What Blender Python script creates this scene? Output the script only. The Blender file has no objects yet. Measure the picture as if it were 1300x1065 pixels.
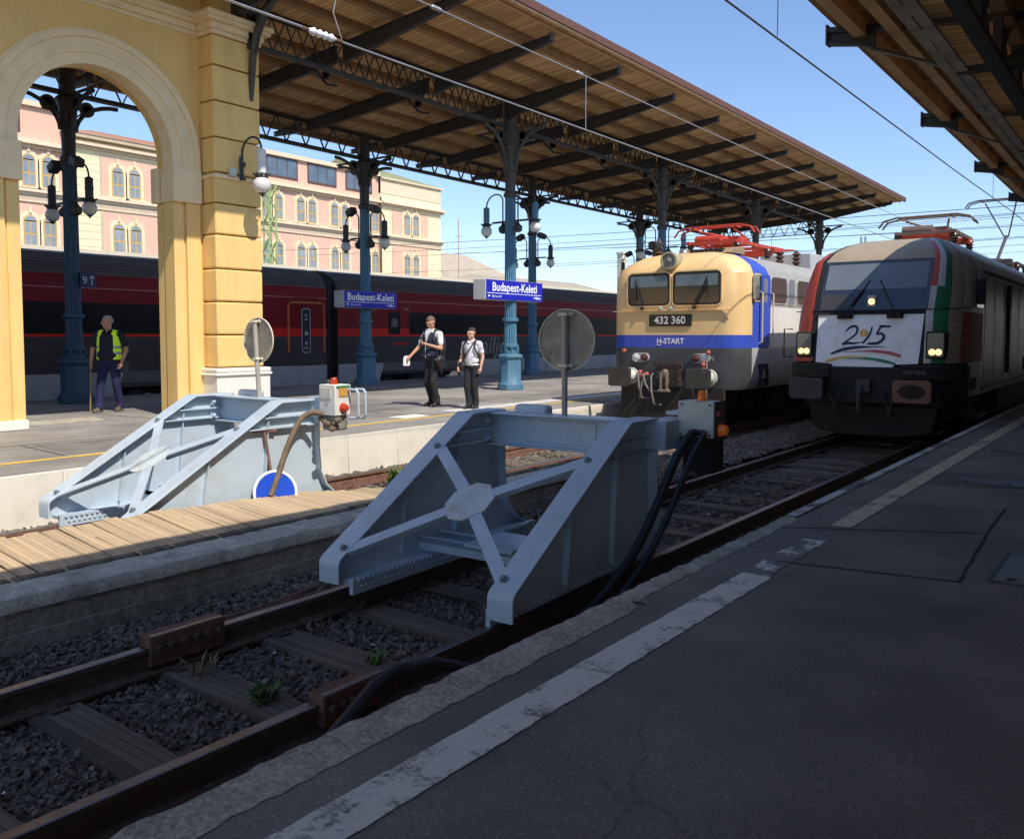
SUN_E=5.0; SKY_E=.15
import bpy, bmesh, math, random
from mathutils import Vector, Matrix
rnd = random.Random(7)
scene = bpy.context.scene
col = scene.collection
PI = math.pi
R = math.radians

# ------------------------------------------------------------------ mesh builder
class MB:
    def __init__(s): s.v=[]; s.f=[]; s.m=[]
    def add(s, vs, fs, m=0):
        o=len(s.v); s.v+= [tuple(p) for p in vs]; s.f+=[tuple(i+o for i in f) for f in fs]
        s.m+=[m]*len(fs) if isinstance(m,int) else list(m)
        return s
    def poly(s, pts, m=0): return s.add(pts,[tuple(range(len(pts)))],m)
    def box(s,x0,x1,y0,y1,z0,z1,m=0):
        vs=[(x,y,z) for z in(z0,z1) for y in(y0,y1) for x in(x0,x1)]
        return s.add(vs,[(0,2,3,1),(4,5,7,6),(0,1,5,4),(2,6,7,3),(0,4,6,2),(1,3,7,5)],m)
    def obox(s,c,ax,ay,az,m=0):
        c=Vector(c);ax=Vector(ax);ay=Vector(ay);az=Vector(az)
        vs=[c+ax*i+ay*j+az*k for k in(-1,1) for j in(-1,1) for i in(-1,1)]
        return s.add(vs,[(0,2,3,1),(4,5,7,6),(0,1,5,4),(2,6,7,3),(0,4,6,2),(1,3,7,5)],m)
    def bar(s,p,q,w,h,up=(0,0,1),m=0):
        p=Vector(p);q=Vector(q);d=(q-p).normalized();u=Vector(up)
        r=d.cross(u)
        if r.length<1e-4: r=d.cross(Vector((0,1,0)))
        r.normalize();u=r.cross(d)
        return s.obox((p+q)/2,(q-p)/2,r*w/2,u*h/2,m)
    def tube(s,pts,r,n=8,cap=True,m=0):
        pts=[Vector(p) for p in pts];k=len(pts)
        rs=[r]*k if not isinstance(r,(list,tuple)) else r
        prev=None;vs=[];fs=[]
        for i,p in enumerate(pts):
            d=(pts[min(i+1,k-1)]-pts[max(i-1,0)])
            d=d.normalized() if d.length>1e-9 else Vector((0,0,1))
            if prev is None:
                a=Vector((0,0,1)) if abs(d.z)<.9 else Vector((1,0,0))
                u=d.cross(a).normalized()
            else:
                u=prev-d*prev.dot(d)
                if u.length<1e-6: u=d.orthogonal()
                u.normalize()
            w=d.cross(u);prev=u
            for j in range(n):
                t=2*PI*j/n;vs.append(p+(u*math.cos(t)+w*math.sin(t))*rs[i])
        for i in range(k-1):
            for j in range(n):
                a=i*n+j;b=i*n+(j+1)%n;fs.append((a,b,b+n,a+n))
        if cap: fs.append(tuple(reversed(range(n))));fs.append(tuple(range((k-1)*n,k*n)))
        return s.add(vs,fs,m)
    def cyl(s,p,q,r1,r2=None,n=16,m=0): return s.tube([p,q],[r1,r1 if r2 is None else r2],n,True,m)
    def lathe(s,c,prof,n=16,axis=(0,0,1),m=0):
        c=Vector(c);a=Vector(axis).normalized()
        u=a.orthogonal().normalized() if abs(a.z)<.99 else Vector((1,0,0)); w=a.cross(u)
        vs=[];fs=[];k=len(prof)
        for r,z in prof:
            for j in range(n):
                t=2*PI*(j+.5)/n;vs.append(c+a*z+(u*math.cos(t)+w*math.sin(t))*r)
        for i in range(k-1):
            for j in range(n):
                x=i*n+j;y=i*n+(j+1)%n;fs.append((x,y,y+n,x+n))
        if prof[0][0]>1e-5: fs.append(tuple(reversed(range(n))))
        if prof[-1][0]>1e-5: fs.append(tuple(range((k-1)*n,k*n)))
        return s.add(vs,fs,m)
    def sphere(s,c,r,n=14,k=9,m=0,sq=(1,1,1)):
        c=Vector(c);vs=[];fs=[]
        for i in range(k+1):
            t=PI*i/k
            for j in range(n):
                p=2*PI*j/n;vs.append(c+Vector((r*sq[0]*math.sin(t)*math.cos(p),r*sq[1]*math.sin(t)*math.sin(p),-r*sq[2]*math.cos(t))))
        for i in range(k):
            for j in range(n):
                a=i*n+j;b=i*n+(j+1)%n;fs.append((a,b,b+n,a+n))
        return s.add(vs,fs,m)
    def prism(s,pts,axis,a0,a1,m=0):
        """pts: 2D polygon. axis 'x': pts are (y,z); 'y': (x,z); 'z': (x,y)"""
        def P(p,a): return {'x':(a,p[0],p[1]),'y':(p[0],a,p[1]),'z':(p[0],p[1],a)}[axis]
        n=len(pts);vs=[P(p,a0) for p in pts]+[P(p,a1) for p in pts]
        fs=[(i,(i+1)%n,(i+1)%n+n,i+n) for i in range(n)]+[tuple(reversed(range(n))),tuple(range(n,2*n))]
        return s.add(vs,fs,m)
    def grid(s,rings,closed=False,m=0,mf=None):
        k=len(rings);n=len(rings[0]);vs=[p for r in rings for p in r];fs=[];ms=[]
        for i in range(k-1):
            for j in range(n if closed else n-1):
                a=i*n+j;b=i*n+(j+1)%n;fs.append((a,b,b+n,a+n));ms.append(mf(i,j) if mf else m)
        return s.add(vs,fs,ms)
    def text(s,txt,origin,xdir,ydir,size,align='CENTER',m=0,extrude=0.0,bold=0.0,shear=0.0,off=0.0):
        cu=bpy.data.curves.new('glyphs','FONT');cu.body=txt;cu.size=size;cu.align_x=align;cu.extrude=extrude;cu.offset=bold;cu.shear=shear
        cu.resolution_u=3
        ob=bpy.data.objects.new('glyphs',cu);col.objects.link(ob)
        dg=bpy.context.evaluated_depsgraph_get();me=bpy.data.meshes.new_from_object(ob.evaluated_get(dg))
        x=Vector(xdir).normalized();y=Vector(ydir).normalized();z=x.cross(y);o=Vector(origin)
        vs=[o+x*v.co.x+y*v.co.y+z*(v.co.z+off) for v in me.vertices]
        s.add(vs,[tuple(p.vertices) for p in me.polygons],m)
        bpy.data.objects.remove(ob);bpy.data.curves.remove(cu);bpy.data.meshes.remove(me)
        return s
    def build(s,name,mats,parent=None,bevel=0,seg=2,local=False,ang=35,flat=False):
        me=bpy.data.meshes.new(name)
        off=Vector((0,0,0))
        if parent is not None and not local:
            r=parent
            while r.parent: r=r.parent
            off=Vector(r.location)
        me.from_pydata([tuple(Vector(p)-off) for p in s.v],[],s.f)
        if not isinstance(mats,(list,tuple)): mats=[mats]
        for m in mats: me.materials.append(m)
        me.polygons.foreach_set('material_index',s.m)
        bm=bmesh.new();bm.from_mesh(me);bmesh.ops.recalc_face_normals(bm,faces=bm.faces)
        bm.to_mesh(me);bm.free()
        if not flat:
            me.polygons.foreach_set('use_smooth',[True]*len(me.polygons));me.set_sharp_from_angle(angle=R(ang))
        me.update()
        o=bpy.data.objects.new(name,me);col.objects.link(o)
        if parent is not None: o.parent=parent
        if bevel:
            b=o.modifiers.new('Bevel','BEVEL');b.width=bevel;b.segments=seg;b.limit_method='ANGLE';b.angle_limit=R(40)
            b.harden_normals=False
        return o

def thing(name,label,cat,loc=(0,0,0),rotz=0,group=None):
    o=bpy.data.objects.new(name,None);col.objects.link(o);o.location=loc;o.rotation_euler=(0,0,rotz)
    o.empty_display_size=.2
    o['label']=label;o['category']=cat
    if group:o['group']=group
    return o
def tag(o,label,cat,group=None):
    o['label']=label;o['category']=cat
    if group:o['group']=group
    return o
def struct(o): o['kind']='structure';return o
def dup(root,loc,label=None,group=None):
    def cp(o,par):
        c=o.copy();col.objects.link(c)
        if par is not None:c.parent=par
        for ch in o.children: cp(ch,c)
        return c
    r=cp(root,None);r.location=loc
    if label:r['label']=label
    if group:r['group']=group
    return r

# ------------------------------------------------------------------ materials
def nt(m):
    m.use_nodes=True;t=m.node_tree;t.nodes.clear();return t
def N(t,k,**kw):
    n=t.nodes.new(k)
    for a,b in kw.items():
        if a.startswith('i_'): n.inputs[int(a[2:])].default_value=b
        else: setattr(n,a,b)
    return n
MATS={}
def mat(name,c,rough=.6,metal=0,var=.18,scale=3.0,fine=40.0,finev=.1,bump=.0,bscale=30.0,dirt=None,dirtamt=.5,dscale=2.0,streak=0,spec=.5,emit=None,coat=0,trans=0,world=False):
    """painted / stained surface: base colour broken up by large and fine noise, optional dirt colour patches or vertical streaks"""
    if name in MATS:return MATS[name]
    m=bpy.data.materials.new(name);t=nt(m);L=t.links.new
    out=N(t,'ShaderNodeOutputMaterial');b=N(t,'ShaderNodeBsdfPrincipled');L(b.outputs[0],out.inputs[0])
    b.inputs['Roughness'].default_value=rough;b.inputs['Metallic'].default_value=metal
    b.inputs['Specular IOR Level'].default_value=spec;b.inputs['Coat Weight'].default_value=coat
    if world: src=N(t,'ShaderNodeNewGeometry').outputs['Position']
    else: src=N(t,'ShaderNodeTexCoord').outputs['Object']
    n1=N(t,'ShaderNodeTexNoise');n1.inputs['Scale'].default_value=scale;n1.inputs['Detail'].default_value=6;n1.inputs['Roughness'].default_value=.6;L(src,n1.inputs['Vector'])
    n2=N(t,'ShaderNodeTexNoise');n2.inputs['Scale'].default_value=fine;n2.inputs['Detail'].default_value=3;L(src,n2.inputs['Vector'])
    mr=N(t,'ShaderNodeMapRange');mr.inputs[1].default_value=.25;mr.inputs[2].default_value=.75;mr.inputs[3].default_value=1-var;mr.inputs[4].default_value=1+var;L(n1.outputs[0],mr.inputs[0])
    mr2=N(t,'ShaderNodeMapRange');mr2.inputs[1].default_value=.25;mr2.inputs[2].default_value=.75;mr2.inputs[3].default_value=1-finev;mr2.inputs[4].default_value=1+finev;L(n2.outputs[0],mr2.inputs[0])
    mu=N(t,'ShaderNodeMath',operation='MULTIPLY');L(mr.outputs[0],mu.inputs[0]);L(mr2.outputs[0],mu.inputs[1])
    vm=N(t,'ShaderNodeVectorMath',operation='SCALE');vm.inputs[0].default_value=c[:3];L(mu.outputs[0],vm.inputs['Scale'])
    cur=vm.outputs[0]
    if dirt:
        mp=N(t,'ShaderNodeMapping');mp.inputs['Scale'].default_value=(1,1,.12) if streak else (1,1,1);L(src,mp.inputs[0])
        n3=N(t,'ShaderNodeTexNoise');n3.inputs['Scale'].default_value=dscale;n3.inputs['Detail'].default_value=8;n3.inputs['Roughness'].default_value=.7;L(mp.outputs[0],n3.inputs['Vector'])
        r3=N(t,'ShaderNodeMapRange');r3.inputs[1].default_value=.48;r3.inputs[2].default_value=.72;r3.inputs[3].default_value=0;r3.inputs[4].default_value=dirtamt;L(n3.outputs[0],r3.inputs[0])
        mx=N(t,'ShaderNodeMix',data_type='RGBA');mx.inputs[7].default_value=(*dirt[:3],1);L(r3.outputs[0],mx.inputs[0]);L(cur,mx.inputs[6]);cur=mx.outputs[2]
    L(cur,b.inputs['Base Color'])
    rr=N(t,'ShaderNodeMapRange');rr.inputs[3].default_value=max(.03,rough-.1);rr.inputs[4].default_value=min(1,rough+.12);L(n1.outputs[0],rr.inputs[0]);L(rr.outputs[0],b.inputs['Roughness'])
    if bump:
        n4=N(t,'ShaderNodeTexNoise');n4.inputs['Scale'].default_value=bscale;n4.inputs['Detail'].default_value=5;L(src,n4.inputs['Vector'])
        bp=N(t,'ShaderNodeBump');bp.inputs['Strength'].default_value=bump;bp.inputs['Distance'].default_value=.02;L(n4.outputs[0],bp.inputs['Height']);L(bp.outputs[0],b.inputs['Normal'])
    if emit:
        b.inputs['Emission Color'].default_value=(*emit[:3],1);b.inputs['Emission Strength'].default_value=emit[3]
    MATS[name]=m;return m
def boards(name,c1,c2,width,axis,rough=.8,gap=.12,along_scale=1.2,world=False,streakc=None):
    """timber boards: dark joints every width metres across the axis, tone per board, grain along the board"""
    m=bpy.data.materials.new(name);t=nt(m);L=t.links.new
    out=N(t,'ShaderNodeOutputMaterial');b=N(t,'ShaderNodeBsdfPrincipled');L(b.outputs[0],out.inputs[0]);b.inputs['Roughness'].default_value=rough
    src=N(t,'ShaderNodeNewGeometry').outputs['Position'] if world else N(t,'ShaderNodeTexCoord').outputs['Object']
    sp=N(t,'ShaderNodeSeparateXYZ');L(src,sp.inputs[0])
    a=sp.outputs['XYZ'.index(axis)]
    d=N(t,'ShaderNodeMath',operation='DIVIDE');d.inputs[1].default_value=width;L(a,d.inputs[0])
    fl=N(t,'ShaderNodeMath',operation='FLOOR');L(d.outputs[0],fl.inputs[0])
    fr=N(t,'ShaderNodeMath',operation='FRACT');L(d.outputs[0],fr.inputs[0])
    wn=N(t,'ShaderNodeTexWhiteNoise',noise_dimensions='1D');L(fl.outputs[0],wn.inputs['W'])
    mp=N(t,'ShaderNodeMapping');sc=[1.3,1.3,1.3];sc['XYZ'.index(axis)]=22;mp.inputs['Scale'].default_value=sc;L(src,mp.inputs[0])
    n=N(t,'ShaderNodeTexNoise');n.inputs['Scale'].default_value=along_scale;n.inputs['Detail'].default_value=7;n.inputs['Roughness'].default_value=.65;L(mp.outputs[0],n.inputs['Vector'])
    ad=N(t,'ShaderNodeMath',operation='ADD');L(wn.outputs[0],ad.inputs[0]);L(n.outputs[0],ad.inputs[1])
    hf=N(t,'ShaderNodeMapRange');hf.inputs[1].default_value=.35;hf.inputs[2].default_value=1.6;L(ad.outputs[0],hf.inputs[0])
    mx=N(t,'ShaderNodeMix',data_type='RGBA');mx.inputs[6].default_value=(*c1,1);mx.inputs[7].default_value=(*c2,1);L(hf.outputs[0],mx.inputs[0])
    n2=N(t,'ShaderNodeTexNoise');n2.inputs['Scale'].default_value=.7;n2.inputs['Detail'].default_value=5;L(src,n2.inputs['Vector'])
    r2=N(t,'ShaderNodeMapRange');r2.inputs[1].default_value=.5;r2.inputs[2].default_value=.75;r2.inputs[3].default_value=1;r2.inputs[4].default_value=.55;L(n2.outputs[0],r2.inputs[0])
    g=N(t,'ShaderNodeMath',operation='LESS_THAN');g.inputs[1].default_value=gap;L(fr.outputs[0],g.inputs[0])
    gm=N(t,'ShaderNodeMapRange');gm.inputs[3].default_value=1;gm.inputs[4].default_value=.35;L(g.outputs[0],gm.inputs[0])
    mu=N(t,'ShaderNodeMath',operation='MULTIPLY');L(r2.outputs[0],mu.inputs[0]);L(gm.outputs[0],mu.inputs[1])
    vm=N(t,'ShaderNodeVectorMath',operation='SCALE');L(mx.outputs[2],vm.inputs[0]);L(mu.outputs[0],vm.inputs['Scale'])
    L(vm.outputs[0],b.inputs['Base Color'])
    bp=N(t,'ShaderNodeBump');bp.inputs['Strength'].default_value=.5;bp.inputs['Distance'].default_value=.01;L(mu.outputs[0],bp.inputs['Height']);L(bp.outputs[0],b.inputs['Normal'])
    return m
def worn(name,c,base,cover=.5,scale=14,rough=.75,amp=.12):
    """paint worn through to the surface below"""
    m=bpy.data.materials.new(name);t=nt(m);L=t.links.new
    out=N(t,'ShaderNodeOutputMaterial');b=N(t,'ShaderNodeBsdfPrincipled');L(b.outputs[0],out.inputs[0]);b.inputs['Roughness'].default_value=rough
    src=N(t,'ShaderNodeNewGeometry').outputs['Position']
    n=N(t,'ShaderNodeTexNoise');n.inputs['Scale'].default_value=scale;n.inputs['Detail'].default_value=9;n.inputs['Roughness'].default_value=.75;L(src,n.inputs['Vector'])
    n2=N(t,'ShaderNodeTexNoise');n2.inputs['Scale'].default_value=scale/6;n2.inputs['Detail'].default_value=4;L(src,n2.inputs['Vector'])
    ad=N(t,'ShaderNodeMath',operation='ADD');L(n.outputs[0],ad.inputs[0]);L(n2.outputs[0],ad.inputs[1])
    r=N(t,'ShaderNodeMapRange');th=1.0+(cover-.5)*.6;r.inputs[1].default_value=th-amp/2;r.inputs[2].default_value=th+amp/2;L(ad.outputs[0],r.inputs[0])
    mx=N(t,'ShaderNodeMix',data_type='RGBA');mx.inputs[6].default_value=(*c,1);mx.inputs[7].default_value=(*base,1);L(r.outputs[0],mx.inputs[0])
    L(mx.outputs[2],b.inputs['Base Color'])
    return m
def asphalt(name,c,patch=.32,speck=.4,crack=True):
    m=bpy.data.materials.new(name);t=nt(m);L=t.links.new
    out=N(t,'ShaderNodeOutputMaterial');b=N(t,'ShaderNodeBsdfPrincipled');L(b.outputs[0],out.inputs[0]);b.inputs['Roughness'].default_value=.85;b.inputs['Specular IOR Level'].default_value=.35
    src=N(t,'ShaderNodeNewGeometry').outputs['Position']
    n=N(t,'ShaderNodeTexNoise');n.inputs['Scale'].default_value=.9;n.inputs['Detail'].default_value=8;n.inputs['Roughness'].default_value=.65;L(src,n.inputs['Vector'])
    v=N(t,'ShaderNodeTexVoronoi');v.inputs['Scale'].default_value=140;L(src,v.inputs['Vector'])
    n3=N(t,'ShaderNodeTexNoise');n3.inputs['Scale'].default_value=60;n3.inputs['Detail'].default_value=3;L(src,n3.inputs['Vector'])
    a=N(t,'ShaderNodeMapRange');a.inputs[1].default_value=.25;a.inputs[2].default_value=.75;a.inputs[3].default_value=1-patch;a.inputs[4].default_value=1+patch;L(n.outputs[0],a.inputs[0])
    s=N(t,'ShaderNodeMapRange');s.inputs[3].default_value=1-speck;s.inputs[4].default_value=1+speck;L(n3.outputs[0],s.inputs[0])
    wt=N(t,'ShaderNodeSeparateColor');L(v.outputs['Color'],wt.inputs[0])
    s2=N(t,'ShaderNodeMapRange');s2.inputs[1].default_value=.9;s2.inputs[2].default_value=1;s2.inputs[3].default_value=1;s2.inputs[4].default_value=1.7;L(wt.outputs[0],s2.inputs[0])
    # meandering cracks, only in places
    nd=N(t,'ShaderNodeTexNoise');nd.inputs['Scale'].default_value=1.6;nd.inputs['Detail'].default_value=5;L(src,nd.inputs['Vector'])
    va=N(t,'ShaderNodeVectorMath',operation='SCALE');va.inputs['Scale'].default_value=.55;L(nd.outputs['Color'],va.inputs[0])
    vb=N(t,'ShaderNodeVectorMath',operation='ADD');L(src,vb.inputs[0]);L(va.outputs[0],vb.inputs[1])
    vc=N(t,'ShaderNodeTexVoronoi',feature='DISTANCE_TO_EDGE');vc.inputs['Scale'].default_value=.62;L(vb.outputs[0],vc.inputs['Vector'])
    c1=N(t,'ShaderNodeMapRange');c1.inputs[1].default_value=.002;c1.inputs[2].default_value=.009;c1.inputs[3].default_value=.74;c1.inputs[4].default_value=1;L(vc.outputs['Distance'],c1.inputs[0])
    nm=N(t,'ShaderNodeTexNoise');nm.inputs['Scale'].default_value=.45;nm.inputs['Detail'].default_value=3;L(src,nm.inputs['Vector'])
    c2=N(t,'ShaderNodeMapRange');c2.inputs[1].default_value=.46;c2.inputs[2].default_value=.54;L(nm.outputs[0],c2.inputs[0])
    c3=N(t,'ShaderNodeMix');c3.inputs[2].default_value=1;L(c2.outputs[0],c3.inputs[0]);L(c1.outputs[0],c3.inputs[3])
    # broad stains
    c4=N(t,'ShaderNodeMapRange');c4.inputs[1].default_value=.35;c4.inputs[2].default_value=.65;c4.inputs[3].default_value=.78;c4.inputs[4].default_value=1.12;L(nm.outputs[0],c4.inputs[0])
    c5=N(t,'ShaderNodeMath',operation='MULTIPLY');L(c3.outputs[0],c5.inputs[0]);L(c4.outputs[0],c5.inputs[1])
    # fine pale flecks of litter and chewing gum
    v2=N(t,'ShaderNodeTexVoronoi');v2.inputs['Scale'].default_value=5.5;v2.inputs['Randomness'].default_value=1;L(src,v2.inputs['Vector'])
    g=N(t,'ShaderNodeMapRange');g.inputs[1].default_value=.03;g.inputs[2].default_value=.07;g.inputs[3].default_value=1.5;g.inputs[4].default_value=1;L(v2.outputs['Distance'],g.inputs[0])
    m1=N(t,'ShaderNodeMath',operation='MULTIPLY');L(a.outputs[0],m1.inputs[0]);L(s.outputs[0],m1.inputs[1])
    m2=N(t,'ShaderNodeMath',operation='MULTIPLY');L(m1.outputs[0],m2.inputs[0]);L(s2.outputs[0],m2.inputs[1])
    m4=N(t,'ShaderNodeMath',operation='MULTIPLY');L(m2.outputs[0],m4.inputs[0]);L(c5.outputs[0],m4.inputs[1])
    m3=N(t,'ShaderNodeMath',operation='MULTIPLY');L(m4.outputs[0],m3.inputs[0]);L(g.outputs[0],m3.inputs[1])
    vm=N(t,'ShaderNodeVectorMath',operation='SCALE');vm.inputs[0].default_value=c;L(m3.outputs[0],vm.inputs['Scale']);L(vm.outputs[0],b.inputs['Base Color'])
    bp=N(t,'ShaderNodeBump');bp.inputs['Strength'].default_value=.35;bp.inputs['Distance'].default_value=.006;L(n3.outputs[0],bp.inputs['Height']);L(bp.outputs[0],b.inputs['Normal'])
    return m
def glassy(name,c,rough=.06,var=.3):
    m=mat(name,c,rough=rough,var=var,scale=1.2,finev=.02,spec=.9);return m

M=dict(
 asphN=asphalt('asphalt near',(.215,.192,.168)),
 asphF=asphalt('asphalt far',(.28,.26,.235),patch=.2,speck=.2),
 kerb=mat('kerb concrete',(.42,.375,.29),.9,var=.35,scale=5,finev=.35,bump=.6,bscale=45,dirt=(.66,.63,.56),dirtamt=.85,dscale=3.2),
 edgew=worn('white edge paint',(.6,.58,.54),(.12,.12,.11),.62,9),
 linew=worn('white line paint',(.82,.76,.65),(.2,.175,.16),.70,34,amp=.2),
 linewx=worn('worn white line paint',(.74,.69,.60),(.2,.175,.16),.46,26,amp=.08),
 liney=worn('yellowed line paint',(.62,.53,.34),(.19,.17,.15),.74,16),
 yellow=worn('yellow line paint',(.75,.48,.06),(.3,.26,.2),.75,10),
 precast=mat('precast wall',(.74,.69,.58),.85,var=.07,scale=2,finev=.05,dirt=(.45,.40,.32),dirtamt=.45,dscale=1.6,world=True),
 conc=mat('old concrete',(.27,.25,.20),.95,var=.4,scale=3,finev=.3,fine=25,bump=.8,bscale=18,dirt=(.08,.08,.06),dirtamt=.8,dscale=2.2,world=True),
 concl=mat('concrete coping',(.47,.435,.36),.95,var=.3,scale=6,finev=.25,bump=.7,bscale=40,dirt=(.1,.1,.09),dirtamt=.6,dscale=4,world=True),
 deckw=boards('deck timber',(.62,.45,.27),(.41,.30,.185),.042,'Y',gap=.07,along_scale=1.6,world=True),
 soil=mat('soil',(.06,.055,.045),.95,var=.4,scale=4,finev=.4,bump=1,bscale=30,world=True),
 gravel=mat('gravel',(.17,.145,.115),.95,var=.45,scale=9,fine=45,finev=.5,bump=1,bscale=40,dirt=(.09,.06,.045),dirtamt=.7,dscale=1.5,world=True),
 stone=mat('ballast stone',(.14,.115,.09),.9,var=.6,scale=11,finev=.35,world=True),
 stonel=mat('pale ballast stone',(.24,.2,.16),.9,var=.5,scale=11,finev=.35,world=True),
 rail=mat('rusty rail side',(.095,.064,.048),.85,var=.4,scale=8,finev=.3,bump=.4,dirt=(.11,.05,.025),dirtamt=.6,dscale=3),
 railr=mat('sunlit rusty rail',(.17,.085,.055),.85,var=.35,scale=8,finev=.3,bump=.3,dirt=(.26,.13,.08),dirtamt=.6,dscale=3),  # lighter copy of the rail rust, with the sun in its colour
 railtop=mat('worn rail head',(.22,.2,.21),.34,metal=.85,var=.3,scale=4,dirt=(.1,.06,.05),dirtamt=.7,dscale=5),
 sleeper=boards('sleeper wood',(.19,.15,.105),(.075,.06,.045),.055,'Y',rough=.95,gap=.10,along_scale=1.8,world=True),
 rust=mat('rust',(.15,.075,.05),.9,var=.45,scale=9,finev=.3,bump=.5),
 bluegrey=mat('blue grey gloss paint',(.48,.57,.65),.42,var=.07,scale=1.7,finev=.03,bump=.06,bscale=60,dirt=(.36,.38,.37),dirtamt=.6,dscale=2.2,coat=.1),
 gusset=mat('weathered gusset paint',(.54,.60,.61),.5,var=.12,scale=7,dirt=(.33,.32,.25),dirtamt=.7,dscale=6),
 bolt=mat('bolt steel',(.22,.27,.27),.5,metal=.3),
 discback=mat('sign back zinc',(.74,.67,.52),.75,var=.2,scale=5,dirt=(.5,.45,.35),dirtamt=.6,dscale=6),
 post=mat('zinc post',(.40,.38,.33),.6,metal=.1,var=.15,scale=6),
 boxg=mat('control box paint',(.58,.61,.54),.6,var=.08,scale=4,dirt=(.3,.29,.23),dirtamt=.6,dscale=5),
 boxw=mat('panel white',(.72,.71,.66),.6,var=.1,dirt=(.5,.46,.36),dirtamt=.5),
 amber=mat('amber lens',(.75,.16,.015),.2,var=.15,emit=(.8,.2,.02,.06)),
 redlens=mat('red lens',(.5,.05,.015),.25,var=.2),
 rubber=mat('black rubber',(.018,.018,.02),.55,var=.3),
 hosebr=mat('dusty brown hose',(.16,.12,.075),.75,var=.3,scale=9,dirt=(.08,.06,.04),dirtamt=.6,dscale=12),
 blackm=mat('black grime',(.017,.016,.016),.8,var=.4,scale=5),
 dkgrey=mat('dark grey paint',(.045,.047,.05),.6,var=.25,scale=4,dirt=(.08,.07,.06),dirtamt=.4),
 stucco=mat('ochre stucco',(.83,.56,.205),.9,var=.06,scale=1.6,finev=.06,fine=60,bump=.15,bscale=90,dirt=(.60,.37,.14),dirtamt=.55,dscale=3.2,streak=1,world=True),
 stuccoc=mat('cream moulding',(.84,.66,.39),.9,var=.07,scale=2,finev=.05,bump=.15,bscale=90,dirt=(.66,.50,.29),dirtamt=.5,dscale=2.5,world=True),
 plinth=mat('white plinth',(.78,.74,.66),.85,var=.07,scale=2,bump=.2,bscale=60,dirt=(.6,.55,.46),dirtamt=.4,world=True),
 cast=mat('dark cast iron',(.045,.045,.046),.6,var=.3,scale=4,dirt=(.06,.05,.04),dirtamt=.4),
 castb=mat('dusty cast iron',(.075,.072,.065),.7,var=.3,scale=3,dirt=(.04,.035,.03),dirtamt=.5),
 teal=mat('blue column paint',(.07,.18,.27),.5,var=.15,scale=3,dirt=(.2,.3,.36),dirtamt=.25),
 globe=mat('lamp globe',(.72,.70,.66),.25,var=.05,dirt=(.5,.47,.42),dirtamt=.4,dscale=3),
 lampw=mat('pale lamp housing',(.66,.68,.67),.5,var=.06),
 soffit=boards('soffit boards',(.80,.52,.24),(.46,.28,.13),.13,'Y',along_scale=1.2),
 purlin=mat('purlin timber',(.30,.18,.09),.85,var=.3,scale=3),
 roofm=mat('roof sheet',(.12,.09,.07),.8,var=.2),
 fascia=mat('fascia timber',(.62,.42,.22),.75,var=.2,scale=2),
 pink=mat('pink facade',(.74,.46,.345),.9,var=.06,scale=.6,fine=8,finev=.05,world=True),
 yel=mat('pale yellow facade',(.88,.76,.47),.9,var=.06,scale=.6,fine=8,finev=.05,world=True),
 trim=mat('facade trim',(.74,.61,.44),.9,var=.08,world=True),
 trimd=mat('string course',(.55,.44,.32),.9,var=.1,world=True),
 winwood=mat('window wood',(.55,.36,.14),.7,var=.15),
 pane=glassy('far window glass',(.24,.28,.31),.12),
 paned=glassy('attic glass',(.10,.14,.18),.08),
 atticf=mat('attic frame',(.12,.06,.045),.7),
 greenroof=mat('green roof growth',(.26,.30,.14),.95,var=.3,scale=1.2,finev=.3,dirt=(.42,.22,.13),dirtamt=.8,dscale=.5,world=True),
 redroof=mat('red roof tiles',(.42,.20,.12),.95,var=.3,scale=1.0,dirt=(.3,.3,.2),dirtamt=.6,dscale=.6,world=True),
 tanroof=mat('pale tiled roof',(.44,.37,.28),.95,var=.12,scale=1.0,fine=10,dirt=(.3,.25,.19),dirtamt=.5,world=True),
 cream=mat('cream wall',(.72,.66,.52),.9,var=.08,world=True),
 wire=mat('overhead wire metal',(.05,.05,.05),.5,metal=.5),
 wirel=mat('bright wire',(.45,.44,.42),.4,metal=.6),
 porc=mat('white porcelain',(.75,.75,.72),.2,var=.05),
 porcb=mat('brown insulator',(.10,.06,.05),.3),
 sgblue=mat('sign blue',(.01,.012,.42),.35,var=.04),
 white=mat('white lettering',(.85,.85,.85),.5,var=.02),
 signgrey=mat('sign case grey',(.55,.55,.53),.5),
 greenmast=mat('green mast paint',(.30,.42,.16),.7),
 tarseam=mat('joint dark',(.02,.02,.02),.9),
)
# ------------------------------------------------------------------ ground, platforms, tracks
g=MB();g.add([(-700,-300,-.78),(700,-300,-.78),(700,900,-.78),(-700,900,-.78)],[(0,1,2,3)])
struct(g.build('ground',M['soil']))
# near platform
p=MB();p.box(-2.44,14,-8,110,-.9,0)
npf=struct(p.build('platform',M['asphN']))
k=MB()
def strip(mb,x0,x1,y0,y1,z,step=.07,j0=.008,j1=.008,seed=1,m=0):
    r=random.Random(seed);n=max(2,int((y1-y0)/step));A=[];B=[]
    for i in range(n+1):
        y=y0+(y1-y0)*i/n;f0=x0(y) if callable(x0) else x0;f1=x1(y) if callable(x1) else x1
        A.append((f0+r.uniform(-j0,j0),y,z));B.append((f1+r.uniform(-j1,j1),y,z))
    mb.grid([A,B],m=m)
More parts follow.
